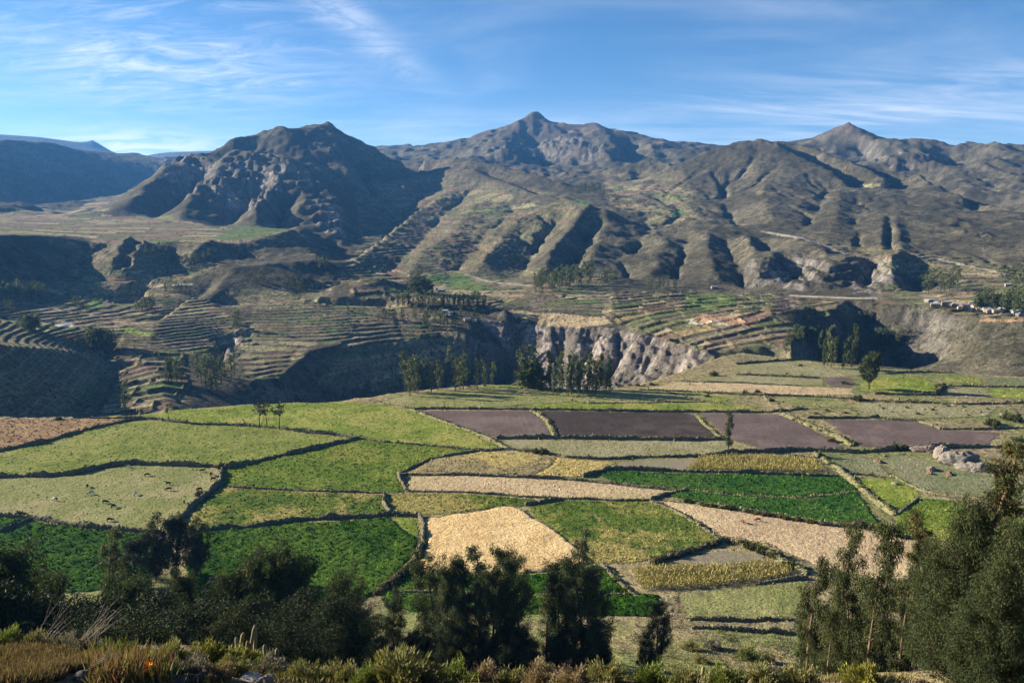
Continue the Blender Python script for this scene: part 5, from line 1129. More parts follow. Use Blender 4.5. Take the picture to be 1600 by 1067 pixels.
for px, tp, b, key, sx, lb in ((566,928,1046,'mid1',1.35,'stout bushy eucalyptus left of the middle row'),(616,925,1040,'mid0',1.0,'small eucalyptus between the stout bushy one and the middle row'),(683,880,1040,'mid2',1.0,'leftmost full tree of the middle eucalyptus row'),(722,878,1042,'mid0',1.05,'second full tree of the middle eucalyptus row'),(753,842,1036,'wisp',1.25,'tall pale wispy eucalyptus rising before the wheat'),(708,895,1046,'mid1',.9,'short tree tucked inside the left of the middle row'),
   (790,866,1040,'mid1',.75,'narrow eucalyptus at the centre of the middle row'),(812,882,1046,'mid2',.8,'eucalyptus just right of the centre of the middle row'),(773,890,1046,'mid0',.9,'dense tree in front at the centre of the middle row'),(850,905,1030,'wisp',1.6,'thin-stemmed eucalyptus with its trunk showing in the gap'),(872,880,1042,'mid0',.85,'eucalyptus right of the gap in the middle row'),(893,822,1038,'wisp',.85,'tallest thinnest eucalyptus with a bare reddish stem'),(910,875,1046,'mid2',.95,'full dark eucalyptus at the right of the middle row'),(932,890,1046,'mid1',.8,'rightmost tree of the middle eucalyptus row'),
   (1027,938,1048,'mid0',1.0,'separate small eucalyptus right of the middle row'),(1008,985,1052,'scrubtree1',.7,'low dark tree at the foot of the separate eucalyptus')):
    H0 = 13.6 if key.startswith('scrub') else 24
    put_near(key, px, tp, 0, H0, S_ if H0 < 20 else E_, lb, gm, sx, None, 0, b)
for k, (px, tp) in enumerate(((598,990),(640,985),(668,965),(700,975),(732,968),(765,985),(800,972),(828,990),(868,985),(898,970),(928,975),(945,1000))):
    put_near('scrubtree%d' % (k % 3), px, tp, 0, 13.6, S_, ordinal(k) + ' low bushy tree from the left under the middle eucalyptus row', 'low bushy trees under the middle row', 1.15, None, 0, 1048)
gr = 'eucalyptus clump at bottom right'
for px, tp, D, key, sx, lb in ((1268,862,58,'near0',1.0,'leftmost tree of the right clump, with a bare leaning stem'),(1318,815,62,'near1',.8,'slender reddish tree second from left in the right clump'),(1338,885,54,'near0',1.15,'bushy tree in front of the slender reddish one'),(1382,800,60,'near1',.95,'tallest tree of the right clump, left of the huge one'),(1362,880,52,'near1',1.1,'dark tree in the heart of the right clump'),(1412,850,56,'near0',.9,'tree squeezed between the right clump and the huge tree'),(1300,940,50,'near1',1.0,'low leafy tree at the left front of the right clump')):
    put_near(key, px, tp, D, 15.4, E_, lb, gr, sx * .78)
put_near('bigright', 1462, 835, 30, 12.3, E_, 'leafy eucalyptus at the left shoulder of the huge tree', None, .80, 1.2)
put_near('bigright', 1512, 775, 27, 12.3, E_, 'huge leafy eucalyptus filling the bottom right corner', None, 1.0, .4)
put_near('bigright', 1600, 800, 25, 12.3, E_, 'huge leafy eucalyptus cut by the right edge', None, 1.05, 2.6)
put_near('bigright', 1560, 850, 22, 12.3, E_, 'low leafy eucalyptus in front of the huge one at the corner', None, 1.1, 4.0)
put_near('tallright', 1490, 662, 28, 14.0, E_, 'tall leaning reddish eucalyptus rising above the huge one', None, 1.3, 0.0)
put_near('tallright', 1535, 735, 30, 14.0, E_, 'second leaning eucalyptus right of the tall reddish one', None, 1.15, 0.5)
put_near('tallright', 1475, 780, 31, 14.0, E_, 'short leaning eucalyptus left of the tall reddish one', None, 1.1, 3.0)
log('near trees')
# ------------------------------------------------------------------ brow of the hillside
def brow(px, py): return hit(px, py, 8)
DOME = {'yellow': ((.13, .13, .03), (.22, .20, .05)), 'green': ((.085, .105, .03), (.15, .17, .04)), 'olive': ((.12, .12, .045), (.20, .18, .08)), 'brown': ((.15, .11, .07), (.23, .17, .10)), 'grey': ((.13, .115, .095), (.19, .17, .14)), 'straw': ((.28, .20, .09), (.36, .28, .12))}
for k, (n_, (c1, c2)) in enumerate(DOME.items()):
    add_proto('dome_' + n_, bush_mesh(130 + k, 1.0, 1.0, 2600, .17, .045, c1, c2, .7), M_BARKDARK, M_DRY if n_ in ('brown', 'grey', 'straw') else M_LEAF, ('stem', 'foliage'))
SHR = [(265,1033,44,'olive','olive shrub behind the orange stalks, left of the brow'),(300,1032,34,'olive','small olive shrub right of the first olive shrub'),(328,1034,48,'yellow','broad yellow green shrub on the brow left of the brightest one'),(375,1036,40,'yellow','yellow green shrub touching the brightest one'),(395,1036,34,'yellow','brightest yellow green dome shrub under the cacti'),(405,1042,30,'green','dark green shrub right of the brightest dome'),(180,1030,44,'green','deep green shrub behind the orange stalks'),(10,1010,40,'green','green shrub at the left edge of the brow'),(45,1012,34,'olive','small olive shrub near the left edge'),(95,1016,36,'grey','grey shrub beside the dry sticks'),(130,1022,46,'grey','grey brown shrub with dry sticks rising from it'),
 (470,1062,42,'olive','round olive shrub right of the dark rocks'),(500,1060,30,'olive','smaller olive shrub beside the round olive one'),(535,1066,46,'olive','olive shrub below the stout eucalyptus'),(575,1068,40,'green','green shrub left of the broad silver shrub'),(620,1070,72,'olive','broad silver olive shrub at bottom middle'),(668,1068,44,'olive','olive shrub right of the broad silver shrub'),(710,1070,50,'green','green shrub under the middle row'),(760,1074,44,'brown','brown shrub under the middle row'),(800,1075,36,'olive','olive shrub left of the brown dome'),(846,1072,46,'brown','neat brown dome shrub at bottom middle'),(897,1076,40,'brown','smaller brown shrub right of the neat dome'),(950,1078,50,'olive','olive shrub under the right end of the middle row'),(1020,1075,44,'green','low green shrub under the separate eucalyptus'),(1075,1070,36,'olive','olive shrub right of the separate eucalyptus'),(1130,1068,40,'green','dark green shrub at the bottom, left of the right clump'),(1190,1070,44,'olive','wide olive shrub at the bottom near the right clump'),(1250,1068,40,'olive','olive shrub under the leftmost tree of the right clump'),(1350,1078,44,'yellow','bright yellow green shrub at the foot of the right clump'),(1215,1060,30,'grey','grey twiggy shrub before the right clump'),
 (340,1060,36,'brown','brown shrub among the dark rocks'),(420,1050,40,'grey','grey twiggy shrub under the small cacti'),(300,1052,40,'grey','grey shrub above the dark rocks'),(360,1050,38,'olive','olive shrub above the white slab'),(255,1056,34,'green','green shrub right of the orange flowers')]
for px, py, w, n_, lb in SHR:
    x, y, z = brow(px, min(py, 1066)) if py <= 1066 else brow(px, 1066)
    D = math.hypot(x, y); sl = math.sqrt(D * D + (CAM_H - z) ** 2); place('dome_' + n_, 'shrub', (x, y, z - .12), w * sl / FPX * .78, rnd.random() * 6.28, lb, 'shrub', 'shrubs along the brow of the hillside')
for px, py, w, n_, lb in ((1115,1012,30,'grey','round grey brown shrub on the slope right of the middle row'),(1170,1030,40,'green','dark green shrub on the slope below the ledges'),(1258,1012,26,'green','small dark shrub beside the right clump'),(1080,1015,30,'olive','olive shrub left of the round grey brown one'),(1200,1035,30,'olive','olive shrub right of the dark green one on the slope'),(1095,1035,26,'olive','low olive shrub near the bottom right slope')):
    x, y, z = hit(px, py, 90); D = math.hypot(x, y); place('dome_' + n_, 'shrub', (x, y, z - .2), w * D * 1.15 / FPX * .55, rnd.random() * 6.28, lb, 'shrub', 'shrubs on the lower slope')
# straw tussock mound at the left, joined blades nobody could count
def blades(n, poly, hgt, wid, cols, seed, name, label, lean=(.15, 0), spread=.35, rows=(8, 60)):
    rng = np.random.default_rng(seed); P = np.array(poly, float); lo = P.min(0); hi_ = P.max(0); xs = []; 
    while len(xs) < n:
        q = lo + rng.random((n * 2, 2)) * (hi_ - lo); q = q[in_poly(q[:, 0], q[:, 1], poly)]; xs.extend(q.tolist())
    q = np.array(xs[:n]); G = []
    # foot points through a coarse lookup of the sheet
    gx = np.arange(lo[0], hi_[0] + 6, 6); gy = np.arange(lo[1], hi_[1] + 3, 3)
    T = np.array([[hit(a, min(b, 1066.5), rows[0]) for a in gx] for b in gy])
    i = np.clip(((q[:, 1] - lo[1]) / 3).astype(int), 0, len(gy) - 1); j = np.clip(((q[:, 0] - lo[0]) / 6).astype(int), 0, len(gx) - 1)
    B = T[i, j] + rng.normal(size=(n, 3)) * np.array([.25, .25, 0]); B[:, 2] = ground(B[:, 0], B[:, 1]) - .03
    cl = fbm(B[:, 0] * 1.1, B[:, 1] * 1.1, 2, seed); keep = cl > -.22; B = B[keep]; cl = cl[keep]; m = len(B)
    D = rng.normal(size=(m, 3)) * spread; D[:, 2] = np.abs(D[:, 2]) * .5 + 1; D[:, 0] += lean[0]; D[:, 1] += lean[1]
    V, F = leaf_quads(rng, B, D, hgt, wid); V = V.copy()
    ci = rng.integers(0, len(cols), m); C_ = np.array(cols)[ci] * (.6 + .8 * rng.random(m))[:, None]
    tag(link(name, np_mesh(name, V, F, False, np.repeat(C_, 4, 0), M_DRY)), label, None, None, 'stuff')
blades(30000, [(0,1006),(60,1008),(130,1018),(175,1036),(180,1067),(0,1067)], .30, .04, [(.20,.135,.070),(.25,.18,.09),(.14,.10,.06),(.18,.14,.08),(.10,.075,.05)], 3, 'dry_grass', 'matted straw brown grass on the brow at bottom left')
blades(1500, [(148,1024),(262,1030),(262,1067),(160,1067)], .62, .05, [(.22,.13,.07),(.20,.15,.08),(.17,.16,.06),(.26,.10,.06),(.24,.19,.08),(.14,.15,.05)], 4, 'tall_weeds', 'tall rusty and golden weed stalks at bottom left', (.05, 0), .3)
blades(11000, [(255,1036),(430,1044),(560,1058),(1000,1060),(1300,1058),(1420,1060),(1420,1067),(255,1067)],   .24, .035, [(.20,.17,.08),(.16,.14,.07),(.24,.19,.10),(.13,.13,.05)], 5, 'dry_grass', 'thin dry grass between the shrubs along the brow')
blades(9000, [(560,975),(1000,985),(1070,960),(1260,960),(1260,1058),(560,1052)], .55, .16, [(.22,.19,.08),(.17,.15,.07),(.26,.21,.11),(.14,.15,.05)], 6, 'dry_grass', 'dry grass on the lower slope under the middle row', rows=(90, 60))
log('brow')
# dry sticks
M_STICK = bark_mat('dry_stick', (.34, .29, .25), (.24, .20, .17))
for px, py, n, lb in ((118, 1020, 9, 'pale dry branches leaning up to the right on the brow'), (55, 1012, 6, 'thin dry branches near the left edge'), (128, 1050, 7, 'bleached dead branches lying before the grass mound')):
    x, y, z = brow(px, py); parts = []
    for k in range(n):
        a = rnd.random() * 6.28; l = 1.0 + .9 * rnd.random(); b = np.array([.25 * math.cos(a), .25 * math.sin(a), -.05]); d = np.array([.75 + .3 * rnd.random(), .5 * (rnd.random() - .5), (.9 if py < 1040 else .25) + .3 * rnd.random()])
        s = np.linspace(0, 1, 5); p = b + d * (l * s)[:, None] + np.array([.1, .05, -.08]) * (s ** 2)[:, None]; parts.append(tube(p, .010 * (1 - .75 * s), 4))
        parts.append(tube(np.array([p[2], p[2] + d * .35 * l + np.array([-.2, .2, .15])]), [.006, .003], 4))
    v, f = joinp(parts); o = link('dead_branch', np_mesh('dead_branch', v, f, True), M_STICK); o.location = (x, y, z); tag(o, lb, 'branch', 'dead branches on the brow')
# columnar cacti
M_CACT, N_, L_, b_ = mat_new('cactus_skin'); _pc = N_.new('ShaderNodeTexCoord').outputs['Object']
L_.new(n_mix(N_, L_, n_range(N_, L_, n_noise(N_, L_, _pc, 6, 4, .7), .35, .65, 0, 1), (.16, .15, .075), (.24, .20, .13)), b_.inputs['Base Color'])
def cactus_mesh(seed, H, r, curve=0.0):
    rng = np.random.default_rng(seed); s = np.concatenate([np.linspace(0, .93, 12), [.96, .985, 1.0]]); prof = np.concatenate([.8 + .25 * np.sin(np.linspace(.2, 2.6, 12)), [.72, .45, .08]])
    nr = 16; t = np.linspace(0, 2 * pi, nr, endpoint=False); rib = 1 + .16 * (np.arange(nr) % 2 * 2 - 1); V = []
    for k, q in enumerate(s):
        rr = r * prof[k] * rib * (1 + .05 * rng.normal(size=nr)); V.append(np.stack([rr * np.cos(t) + curve * H * q ** 2 + .02 * H * math.sin(4 * q + seed), rr * np.sin(t), np.full(nr, H * q)], -1))
    n = len(s); i = np.arange(n - 1)[:, None] * nr; k = np.arange(nr)[None]
    F = np.stack([i + k, i + (k + 1) % nr, i + nr + (k + 1) % nr, i + nr + k], -1).reshape(-1, 4)
    return np_mesh('cactus', np.concatenate(V), [F, np.array([[(n - 1) * nr + q for q in range(nr)]])], True)
for k, (px, b, tp, lb) in enumerate(((364,1020,1006,'shortest cactus at the left of the cactus cluster'),(371,1022,994,'cactus third tallest, left of the leaning tall one'),(378,1026,987,'tall cactus leaning right behind the brightest shrub'),(387,1024,1000,'stubby cactus between the two tall ones'),(393,1026,978,'cactus forked beside the tallest one'),(399,1026,975,'tallest cactus of the cluster, left of the twiggy shrub'),(409,1022,994,'thin cactus just right of the tallest one'),(415,1040,1006,'cactus in the grey twigs, right of the cluster'),(434,1042,1012,'small cactus at the edge of the grey twigs'),(443,1036,1004,'lone slender cactus before the dark wood'),(1097,1062,1040,'small cactus at the bottom right of the middle row'),(1246,1064,1044,'small cactus left of the right clump'),(1108,1064,1048,'shortest cactus beside the small one at bottom right'))):
    x, y, z = brow(px, b); D = math.hypot(x, y); _, t1 = px_ray(px, tp); h = CAM_H + D * float(t1) - z + .15
    o = link('cactus', cactus_mesh(k, max(h, .4), .048 + .008 * (k % 3), .10 if k in (2, 4) else .02), M_CACT); o.location = (x, y, z - .15); tag(o, lb, 'cactus', 'columnar cacti on the brow')
# rocks
M_ROCK, N_, L_, b_ = mat_new('rock'); _pc = N_.new('ShaderNodeTexCoord').outputs['Object']; _oi = N_.new('ShaderNodeObjectInfo')
_c = n_mix(N_, L_, n_range(N_, L_, n_noise(N_, L_, _pc, 2.5, 6, .7), .35, .65, 0, 1), (.7, .66, .6), (1.25, 1.2, 1.12))
L_.new(n_mix(N_, L_, 1.0, _c, _oi.outputs['Color'], 'MULTIPLY'), b_.inputs['Base Color']); n_bump(N_, L_, b_, n_noise(N_, L_, _pc, 5, 6, .75), .12, 1.0)
def rock_mesh(seed, sx, sy, sz, sub=24, rough=.08):
    rng = np.random.default_rng(seed); u = np.linspace(0, 2 * pi, sub * 2, endpoint=False); v = np.linspace(.02, pi - .02, sub); U, Vv = np.meshgrid(u, v)
    d = np.stack([np.sin(Vv) * np.cos(U), np.sin(Vv) * np.sin(U), np.cos(Vv)], -1).reshape(-1, 3)
    r = np.full(len(d), 1.0)
    for k in range(9):                                            # flat faces where chunks broke off
        nrm = rng.normal(size=3); nrm /= np.linalg.norm(nrm); q = d @ nrm; lim = .62 + .25 * rng.random(); r = np.where(q * r > lim, lim / np.maximum(q, .05), r)
    r = r * (1 + rough * fbm(d[:, 0] * 4 + seed * 3, d[:, 1] * 4 + d[:, 2] * 5, 4, seed + 9, .6, ridged=True)) * (1 + .14 * fbm(d[:, 0] * 2.5 + d[:, 2] + seed, d[:, 1] * 2.5 + d[:, 2] * .7, 4, seed))
    V = d * r[:, None] * np.array([sx, sy, sz]); n = sub * 2
    i = np.arange(sub - 1)[:, None] * n; k = np.arange(n)[None]
    F = np.stack([i + k, i + n + k, i + n + (k + 1) % n, i + (k + 1) % n], -1).reshape(-1, 4)
    return np_mesh('rock', V, [F, np.array([list(range(n))]), np.array([list(range((sub - 1) * n + n - 1, (sub - 1) * n - 1, -1))])], True)
for k, (px, py, w, asp, c, lb) in enumerate(((391,1060,32,.35,(.42,.39,.37),'flat pale slab with a whitish top on the brow'),(282,1066,24,.6,(.11,.09,.085),'dark rock at the left end of the rock pile'),(300,1064,22,.7,(.085,.07,.07),'black jagged rock second in the dark pile'),(316,1060,26,.7,(.09,.075,.08),'biggest black rock of the dark pile'),(332,1056,22,.8,(.12,.10,.10),'dark rock with a pale top at the right of the pile'),(345,1062,20,.7,(.08,.07,.07),'small black rock at the right end of the pile'),(417,1066,26,.6,(.20,.18,.17),'grey rock right of the flat pale slab'),(437,1040,24,.8,(.14,.11,.10),'reddish dark rock under the twiggy shrub'),(448,1048,16,.8,(.10,.085,.08),'small dark rock beside the reddish one'),(130,1062,26,.6,(.10,.095,.10),'blue grey rock in the shadow of the grass mound'),(268,1062,16,.6,(.09,.08,.08),'little dark rock left of the pile'))):
    x, y, z = brow(px, py); D = math.hypot(x, y) * 1.12; s = w * D / FPX * .55
    o = link('rock', rock_mesh(200 + k, s, s * .8, s * asp), M_ROCK); o.location = (x, y, z + s * asp * .35); o.rotation_euler = (0, 0, rnd.random() * 6); o.color = c + (1,); tag(o, lb, 'rock', 'rocks on the brow')
# orange flower
M_FLW, N_, L_, b_ = mat_new('petal', .5); b_.inputs['Base Color'].default_value = (.95, .36, .02, 1)
M_STEM, N_, L_, b_ = mat_new('stem_green', .7); b_.inputs['Base Color'].default_value = (.09, .11, .03, 1)
x, y, z = brow(232, 1065); fr_ = empty('orange_flower', (x, y, z)); tag(fr_, 'bright orange flower spike at the bottom edge, left', 'flower')
s = np.linspace(0, 1, 5); v, f = tube(np.stack([.04 * s, 0 * s, .62 * s], -1), .012 * (1.2 - s), 5); link('stem', np_mesh('stem', v, f), M_STEM, fr_)
rng_ = np.random.default_rng(9)
for k in range(14):
    a = rng_.random() * 6.28; h = .30 + .38 * k / 14; P = np.array([[.04 + .02 * math.cos(a), .02 * math.sin(a), h]]); P = np.repeat(P, 4, 0); D_ = np.array([[math.cos(a), math.sin(a), .8]]) + rng_.normal(size=(4, 3)) * .3
    v, f = leaf_quads(rng_, P, D_, .16 * (1.2 - .6 * k / 14), .08); link('petal', np_mesh('petal', v, f, False), M_FLW, fr_)
# pale outcrop and stone heaps on the bench
def outcrop(px, py, sx, sy, sz, rz, c, name, label, cat, seed, grp=None, lift=.2):
    x, y, z = hit(px, py, 195); o = link(name, rock_mesh(seed, sx, sy, sz, 36, .30), M_ROCK); o.location = (x, y, z + sz * lift); o.rotation_euler = (0, 0, rz); o.color = c + (1,); return tag(o, label, cat, grp)
OC = (.23, .205, .185)
outcrop(1472, 716, 4.0, 3.4, 4.2, .3, OC, 'rock_outcrop', 'tall pale head of rock at the end of the stone ridge', 'rock', 301)
outcrop(1448, 706, 6.5, 3, 2.8, -.35, (.20, .165, .15), 'rock_outcrop', 'low pinkish rock left of the tall pale head', 'rock', 302)
outcrop(1496, 724, 9, 4, 4.6, -.45, (.20, .185, .17), 'rock_outcrop', 'middle of the pale stone ridge at the right', 'rock', 303)
outcrop(1525, 735, 8, 3.5, 3.0, -.4, (.19, .175, .16), 'rock_outcrop', 'low right end of the pale stone ridge', 'rock', 304)
for k, (px, py, s, lb) in enumerate(((1456,735,2.6,'flat pale stone heap in the smooth greyish pasture'),(1453,741,1.7,'small brown stone heap before the flat pale one'),(1483,742,2.1,'round reddish stone heap right of the flat pale one'),(1372,722,2.2,'long stone heap near the grey fallow corner'),(1398,757,1.7,'whitish stone heap on the wall corner at the right'),(1383,713,1.3,'tiny stone heap behind the long one'))):
    outcrop(px, py, s, s * .7, s * .55, rnd.random() * 3, [(.24,.19,.16),(.18,.13,.09),(.17,.11,.08),(.19,.15,.11),(.30,.27,.25),(.18,.14,.11)][k], 'stone_heap', lb, 'stone heap', 320 + k, 'stone heaps in the right pasture')
for k in range(14):
    px = 1350 + 17 * k + 12 * rnd.random(); py = 630 + 28 * rnd.random(); outcrop(px, py, .7 + .6 * rnd.random(), .6, .55, rnd.random() * 6, (.25, .22, .19), 'boulder', 'pale boulder on the rough pasture at the right, ' + ordinal(k) + ' from the left', 'rock', 340 + k % 5, 'pale boulders on the rough right pasture')
log('rocks')
# ------------------------------------------------------------------ cows
def cow_mesh(kind, grazing):
    """one continuous animal grown from a skeleton of joints"""
    hd = [(1.02, 0, .95), (1.25, 0, .55), (1.38, 0, .28), (1.50, 0, .08)] if grazing else [(1.0, 0, 1.28), (1.22, 0, 1.45), (1.42, 0, 1.42), (1.62, 0, 1.28)]
    J = {0: (-.75, 0, 1.12), 1: (-.2, 0, 1.05), 2: (.35, 0, 1.05), 3: (.72, 0, 1.12)}
    V = [J[i] for i in range(4)] + hd; R_ = [(.30, .36), (.36, .42), (.36, .42), (.28, .36), (.19, .24), (.14, .17), (.13, .14), (.085, .085)]
    E_ = [(0, 1), (1, 2), (2, 3), (3, 4), (4, 5), (5, 6), (6, 7)]
    for sy in (-1, 1):
        b = len(V); V += [(-.72, .20 * sy, .78), (-.80, .21 * sy, .48), (-.74, .21 * sy, .03)]; R_ += [(.16, .16), (.075, .075), (.06, .06)]; E_ += [(0, b), (b, b + 1), (b + 1, b + 2)]
        b = len(V); V += [(.60, .19 * sy, .75), (.62, .19 * sy, .40), (.60, .19 * sy, .03)]; R_ += [(.13, .13), (.07, .07), (.058, .058)]; E_ += [(3, b), (b, b + 1), (b + 1, b + 2)]
    b = len(V); V += [(-1.02, 0, 1.18), (-1.10, 0, .8), (-1.08, 0, .5)]; R_ += [(.05, .05), (.03, .03), (.045, .045)]; E_ += [(0, b), (b, b + 1), (b + 1, b + 2)]
    hx = V[6]
    for sy in (-1, 1):
        b = len(V); V += [(hx[0] - .10, .22 * sy, hx[2] + .10)]; R_ += [(.045, .03)]; E_ += [(5 if grazing else 6, b)]
    me = bpy.data.meshes.new('cow_skeleton'); me.from_pydata([Vv for Vv in V], E_, []); o = bpy.data.objects.new('cow_skeleton', me); COL.objects.link(o)
    sk = o.modifiers.new('skin', 'SKIN'); ss = o.modifiers.new('sub', 'SUBSURF'); ss.levels = 1; ss.render_levels = 1
    for i, r in enumerate(R_): me.skin_vertices[0].data[i].radius = r
    me.skin_vertices[0].data[1].use_root = True
    dg = bpy.context.evaluated_depsgraph_get(); ev = o.evaluated_get(dg); m2 = bpy.data.meshes.new_from_object(ev); bpy.data.objects.remove(o)
    n = len(m2.vertices); co = np.empty(n * 3, np.float32); m2.vertices.foreach_get('co', co); co = co.reshape(-1, 3)
    blk = np.array([.012, .010, .009]); wht = np.array([.62, .58, .52]); brn = np.array([.14, .06, .03])
    p = fbm(co[:, 0] * 1.7 + 3, co[:, 2] * 1.7 + co[:, 1] * 1.3, 2, 77)
    c = {'black': np.repeat(blk[None], n, 0), 'brown': np.repeat(brn[None], n, 0), 'pied': np.where((p > .02)[:, None], wht, blk), 'white': np.where((p > -.2)[:, None], wht, blk)}[kind]
    ca = m2.color_attributes.new('albedo', 'FLOAT_COLOR', 'POINT'); c4 = np.ones((n, 4), np.float32); c4[:, :3] = c; ca.data.foreach_set('color', c4.ravel())
    m2.materials.clear(); m2.materials.append(M_COAT); m2.polygons.foreach_set('use_smooth', np.ones(len(m2.polygons), bool)); m2.name = 'cow'
    hv, hf = joinp([tube(np.array([hx, (hx[0] - .02, .16 * sy, hx[2] + .16), (hx[0] + .05, .20 * sy, hx[2] + .28)]), [.04, .03, .008], 5) for sy in (-1, 1)])
    hm = np_mesh('horn', hv, hf, True); hm.materials.append(M_HORN)
    return m2, hm
M_COAT, N_, L_, b_ = mat_new('cow_coat', .7); _a = N_.new('ShaderNodeAttribute'); _a.attribute_name = 'albedo'; L_.new(_a.outputs['Color'], b_.inputs['Base Color'])
M_HORN, N_, L_, b_ = mat_new('horn', .6); b_.inputs['Base Color'].default_value = (.35, .30, .22, 1)
COWM = {(k, g): cow_mesh(k, g) for k, g in (('black', True), ('black', False), ('pied', True), ('white', True), ('brown', True))}
COWS = [(87,783,'pied',True,170,'black and white cow grazing alone at the left of the pasture'),(142,773,'white',True,15,'mostly white cow grazing on the bare patch'),(137,762,'black',True,100,'dark cow behind the mostly white one'),(165,787,'black',True,5,'black cow grazing in the middle of the pasture'),(177,794,'black',True,75,'black cow seen end-on, below the middle one'),(212,774,'white',True,80,'white cow seen end-on, right of the middle'),(172,815,'black',True,20,'black cow nearest the lower wall'),(230,744,'black',True,30,'small dark cow highest in the pasture, left of the pair'),
 (263,758,'black',False,175,'upper cow of the black pair'),(264,767,'black',True,185,'lower cow of the black pair'),(312,767,'black',True,170,'black cow close to the right wall'),(316,738,'black',False,10,'black cow under the top wall at right'),(330,744,'black',True,95,'dark cow in the top right corner of the pasture'),(333,751,'black',True,60,'dark cow against the right wall below the corner'),(288,787,'black',True,110,'black cow near the trees at the lower right of the pasture'),(200,731,'pied',True,5,'pied cow hard under the top wall'),
 (866,614,'black',True,10,'leftmost black cow on the pale rim pasture'),(888,619,'black',True,70,'second black cow from left on the pale rim pasture'),(904,622,'black',True,170,'rightmost black cow on the pale rim pasture'),(894,627,'black',True,90,'lowest black cow on the pale rim pasture'),(1078,602,'black',True,80,'dark cow at the left of the far straw strip'),(1095,599,'white',True,20,'pale cow at the far straw strip'),(1229,586,'black',True,10,'single dark cow on the far pale olive pasture'),
 (1160,818,'brown',True,110,'left of the two brown cows on the pinkish straw field'),(1184,815,'brown',True,170,'right of the two brown cows on the pinkish straw field'),(1095,824,'brown',True,10,'brown cow at the lower edge of the pinkish straw field')]
for px, py, k, gz, rot, lb in COWS:
    x, y, z = hit(px, py, 195); bm_, hm_ = COWM[(k, gz)]
    o = link('cow', bm_); o.location = (x, y, z + (.12 if gz else .10)); o.rotation_euler = (0, 0, radians(rot + rnd.uniform(-12, 12))); s = rnd.uniform(.92, 1.05); o.scale = (s, s, s); link('horn', hm_, None, o)
    tag(o, lb, 'cow', 'grazing cows')
# ------------------------------------------------------------------ houses
def flat_mat(name, c1, c2, sc):
    m, N, L, b = mat_new(name); P = N.new('ShaderNodeTexCoord').outputs['Object']; L.new(n_mix(N, L, n_range(N, L, n_noise(N, L, P, sc, 4, .7), .35, .65, 0, 1), c1, c2), b.inputs['Base Color']); return m
M_HW = [flat_mat('adobe', (.19, .14, .10), (.26, .20, .15), 1), flat_mat('whitewash', (.25, .23, .20), (.34, .31, .28), 1), flat_mat('bare_brick', (.26, .17, .13), (.20, .14, .11), 1)]
M_HR = [flat_mat('tin_roof', (.20, .23, .27), (.30, .33, .37), .8), flat_mat('grey_roof', (.24, .24, .26), (.32, .31, .32), .8), flat_mat('rust_roof', (.30, .20, .16), (.22, .16, .13), .8)]
M_DK = flat_mat('dark_wood', (.05, .04, .035), (.07, .055, .045), 2)
def boxm(x0, x1, y0, y1, z0, z1):
    V = np.array([(x, y, z) for z in (z0, z1) for y in (y0, y1) for x in (x0, x1)], float); return V, np.array([(0, 2, 3, 1), (4, 5, 7, 6), (0, 1, 5, 4), (2, 6, 7, 3), (0, 4, 6, 2), (1, 3, 7, 5)])
def house_meshes(L, W, H, P):
    v = np.array([(-L/2,-W/2,0),(L/2,-W/2,0),(L/2,W/2,0),(-L/2,W/2,0),(-L/2,-W/2,H),(L/2,-W/2,H),(L/2,W/2,H),(-L/2,W/2,H),(-L/2,0,H+P),(L/2,0,H+P)])
    wall = np_mesh('wall', v, [np.array([(0,1,5,4),(2,3,7,6)]), np.array([(1,2,6,9,5),(3,0,4,8,7)])], False)
    e = .35; k = P / (W / 2); R_ = []
    for s in (-1, 1):
        a = np.array([(-L/2-e, s*(W/2+e), H-e*k+.05),(L/2+e, s*(W/2+e), H-e*k+.05),(L/2+e, 0, H+P+.05),(-L/2-e, 0, H+P+.05)]); b = a + np.array([0, 0, .12]); R_.append((np.concatenate([a, b]), np.array([(0,3,2,1),(4,5,6,7),(0,1,5,4),(1,2,6,5),(2,3,7,6),(3,0,4,7)])))
    rv, rf = joinp(R_); roof = np_mesh('roof', rv, rf, False)
    door = np_mesh('door', *boxm(-.5, .5, -W/2-.06, -W/2+.04, 0, 2.0), False); win = [np_mesh('window', *boxm(c-.5, c+.5, -W/2-.05, -W/2+.04, 1.0, 1.9), False) for c in (-L*.3, L*.3)]
    return wall, roof, door, win
HK = []
for k, (L_h, W_h, H_h, P_h) in enumerate(((8, 5, 3, 1.1), (6, 4.5, 2.7, 1.0), (10, 5.5, 3.4, 1.3), (7, 5, 5.2, 1.0))): HK.append(house_meshes(L_h, W_h, H_h, P_h))
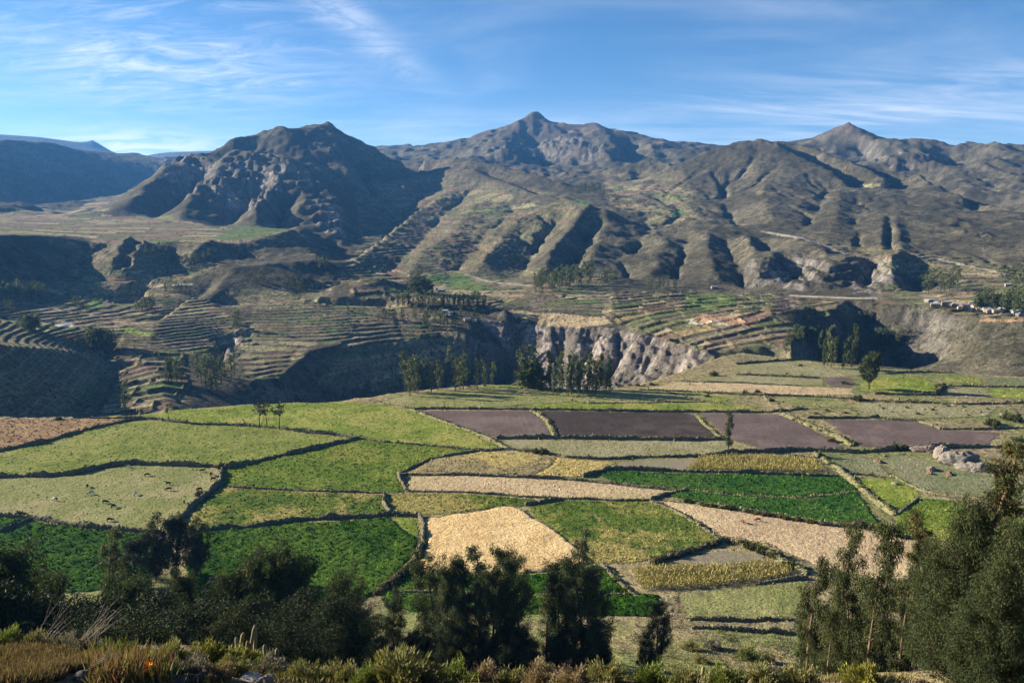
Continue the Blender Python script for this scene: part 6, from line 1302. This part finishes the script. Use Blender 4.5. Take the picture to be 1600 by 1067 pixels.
def house(px, py, k, w, r, rz, label, group=None):
    x, y, z = hit(px, py, 195); t = empty('house', (x, y, z - .3), rz); t.scale = (.85, .85, .85); wm, rm, dm, wn = HK[k]
    for nm, me, mt in [('wall', wm, M_HW[w]), ('roof', rm, M_HR[r]), ('door', dm, M_DK)] + [('window', q, M_DK) for q in wn]:
        o = bpy.data.objects.new(nm, me); COL.objects.link(o); o.parent = t
        if not me.materials: me.materials.append(mt)
        o.material_slots[0].link = 'OBJECT'; o.material_slots[0].material = mt
    tag(t, label, 'house', group)
VIL = [(180,290),(240,280),(310,320),(290,350),(430,345),(480,310),(560,350),(620,350),(650,390),(640,340),(720,345),(760,350),(790,360),(830,350),(700,390),(760,400),(800,425),(870,370),(900,350),(930,410),(1000,370),(1050,360),(1100,360),(1140,310),(1160,340),(1000,430),(1060,440),(1120,440),(1180,440),(1050,410),(1250,420),(1280,390),(1330,420),(1420,440),(1480,410),(1480,460),(1540,410),(1590,410),(1560,450),(1500,490),(1580,490),(1600,460)]
for i, (a, b) in enumerate(sorted(VIL)):
    r = (0, 0, 1, 0, 2)[i % 5]; house(1430 + a / 9.41, 440 + b / 9.41 + 1.5, (0, 1, 2, 1, 3, 0)[i % 6], (0, 1, 2, 1)[i % 4], r, rnd.uniform(-.4, .4) + (1.57 if i % 3 == 0 else 0), {0: 'small house with a pale tin roof', 1: 'small house with a dark grey roof', 2: 'small house with a rusty roof'}[r] + ', ' + ('leftmost of the village' if i == 0 else 'rightmost of the village' if i == len(VIL) - 1 else ordinal(i) + ' in the village from left'), 'village houses beyond the ravine, roof ' + ('pale', 'grey', 'rusty')[r])
for px, py, k, w, r, lb in ((696,488,0,1,0,'white house left of the pair under the plantation'),(704,491,1,1,0,'white house right of the pair under the plantation'),(700,495,1,0,1,'low house before the white pair under the plantation'),(690,456,2,0,1,'long grey roofed house beside the track above the plantation'),(683,453,1,1,1,'tiny white house left of the long grey roofed one'),(699,443,1,1,0,'tin roofed house between the far green fields'),(1116,451,2,0,1,'lone grey house on the far terraces right of centre'),(1575,447,0,1,0,'tin roofed house alone among the trees above the village'),(730,501,0,1,0,'white roofed house left, in the shaded side valley'),(741,503,1,1,0,'white roofed house right, in the shaded side valley')):
    house(px, py, k, w, r, rnd.uniform(-.3, .3), lb)
log('done', len(bpy.data.objects))
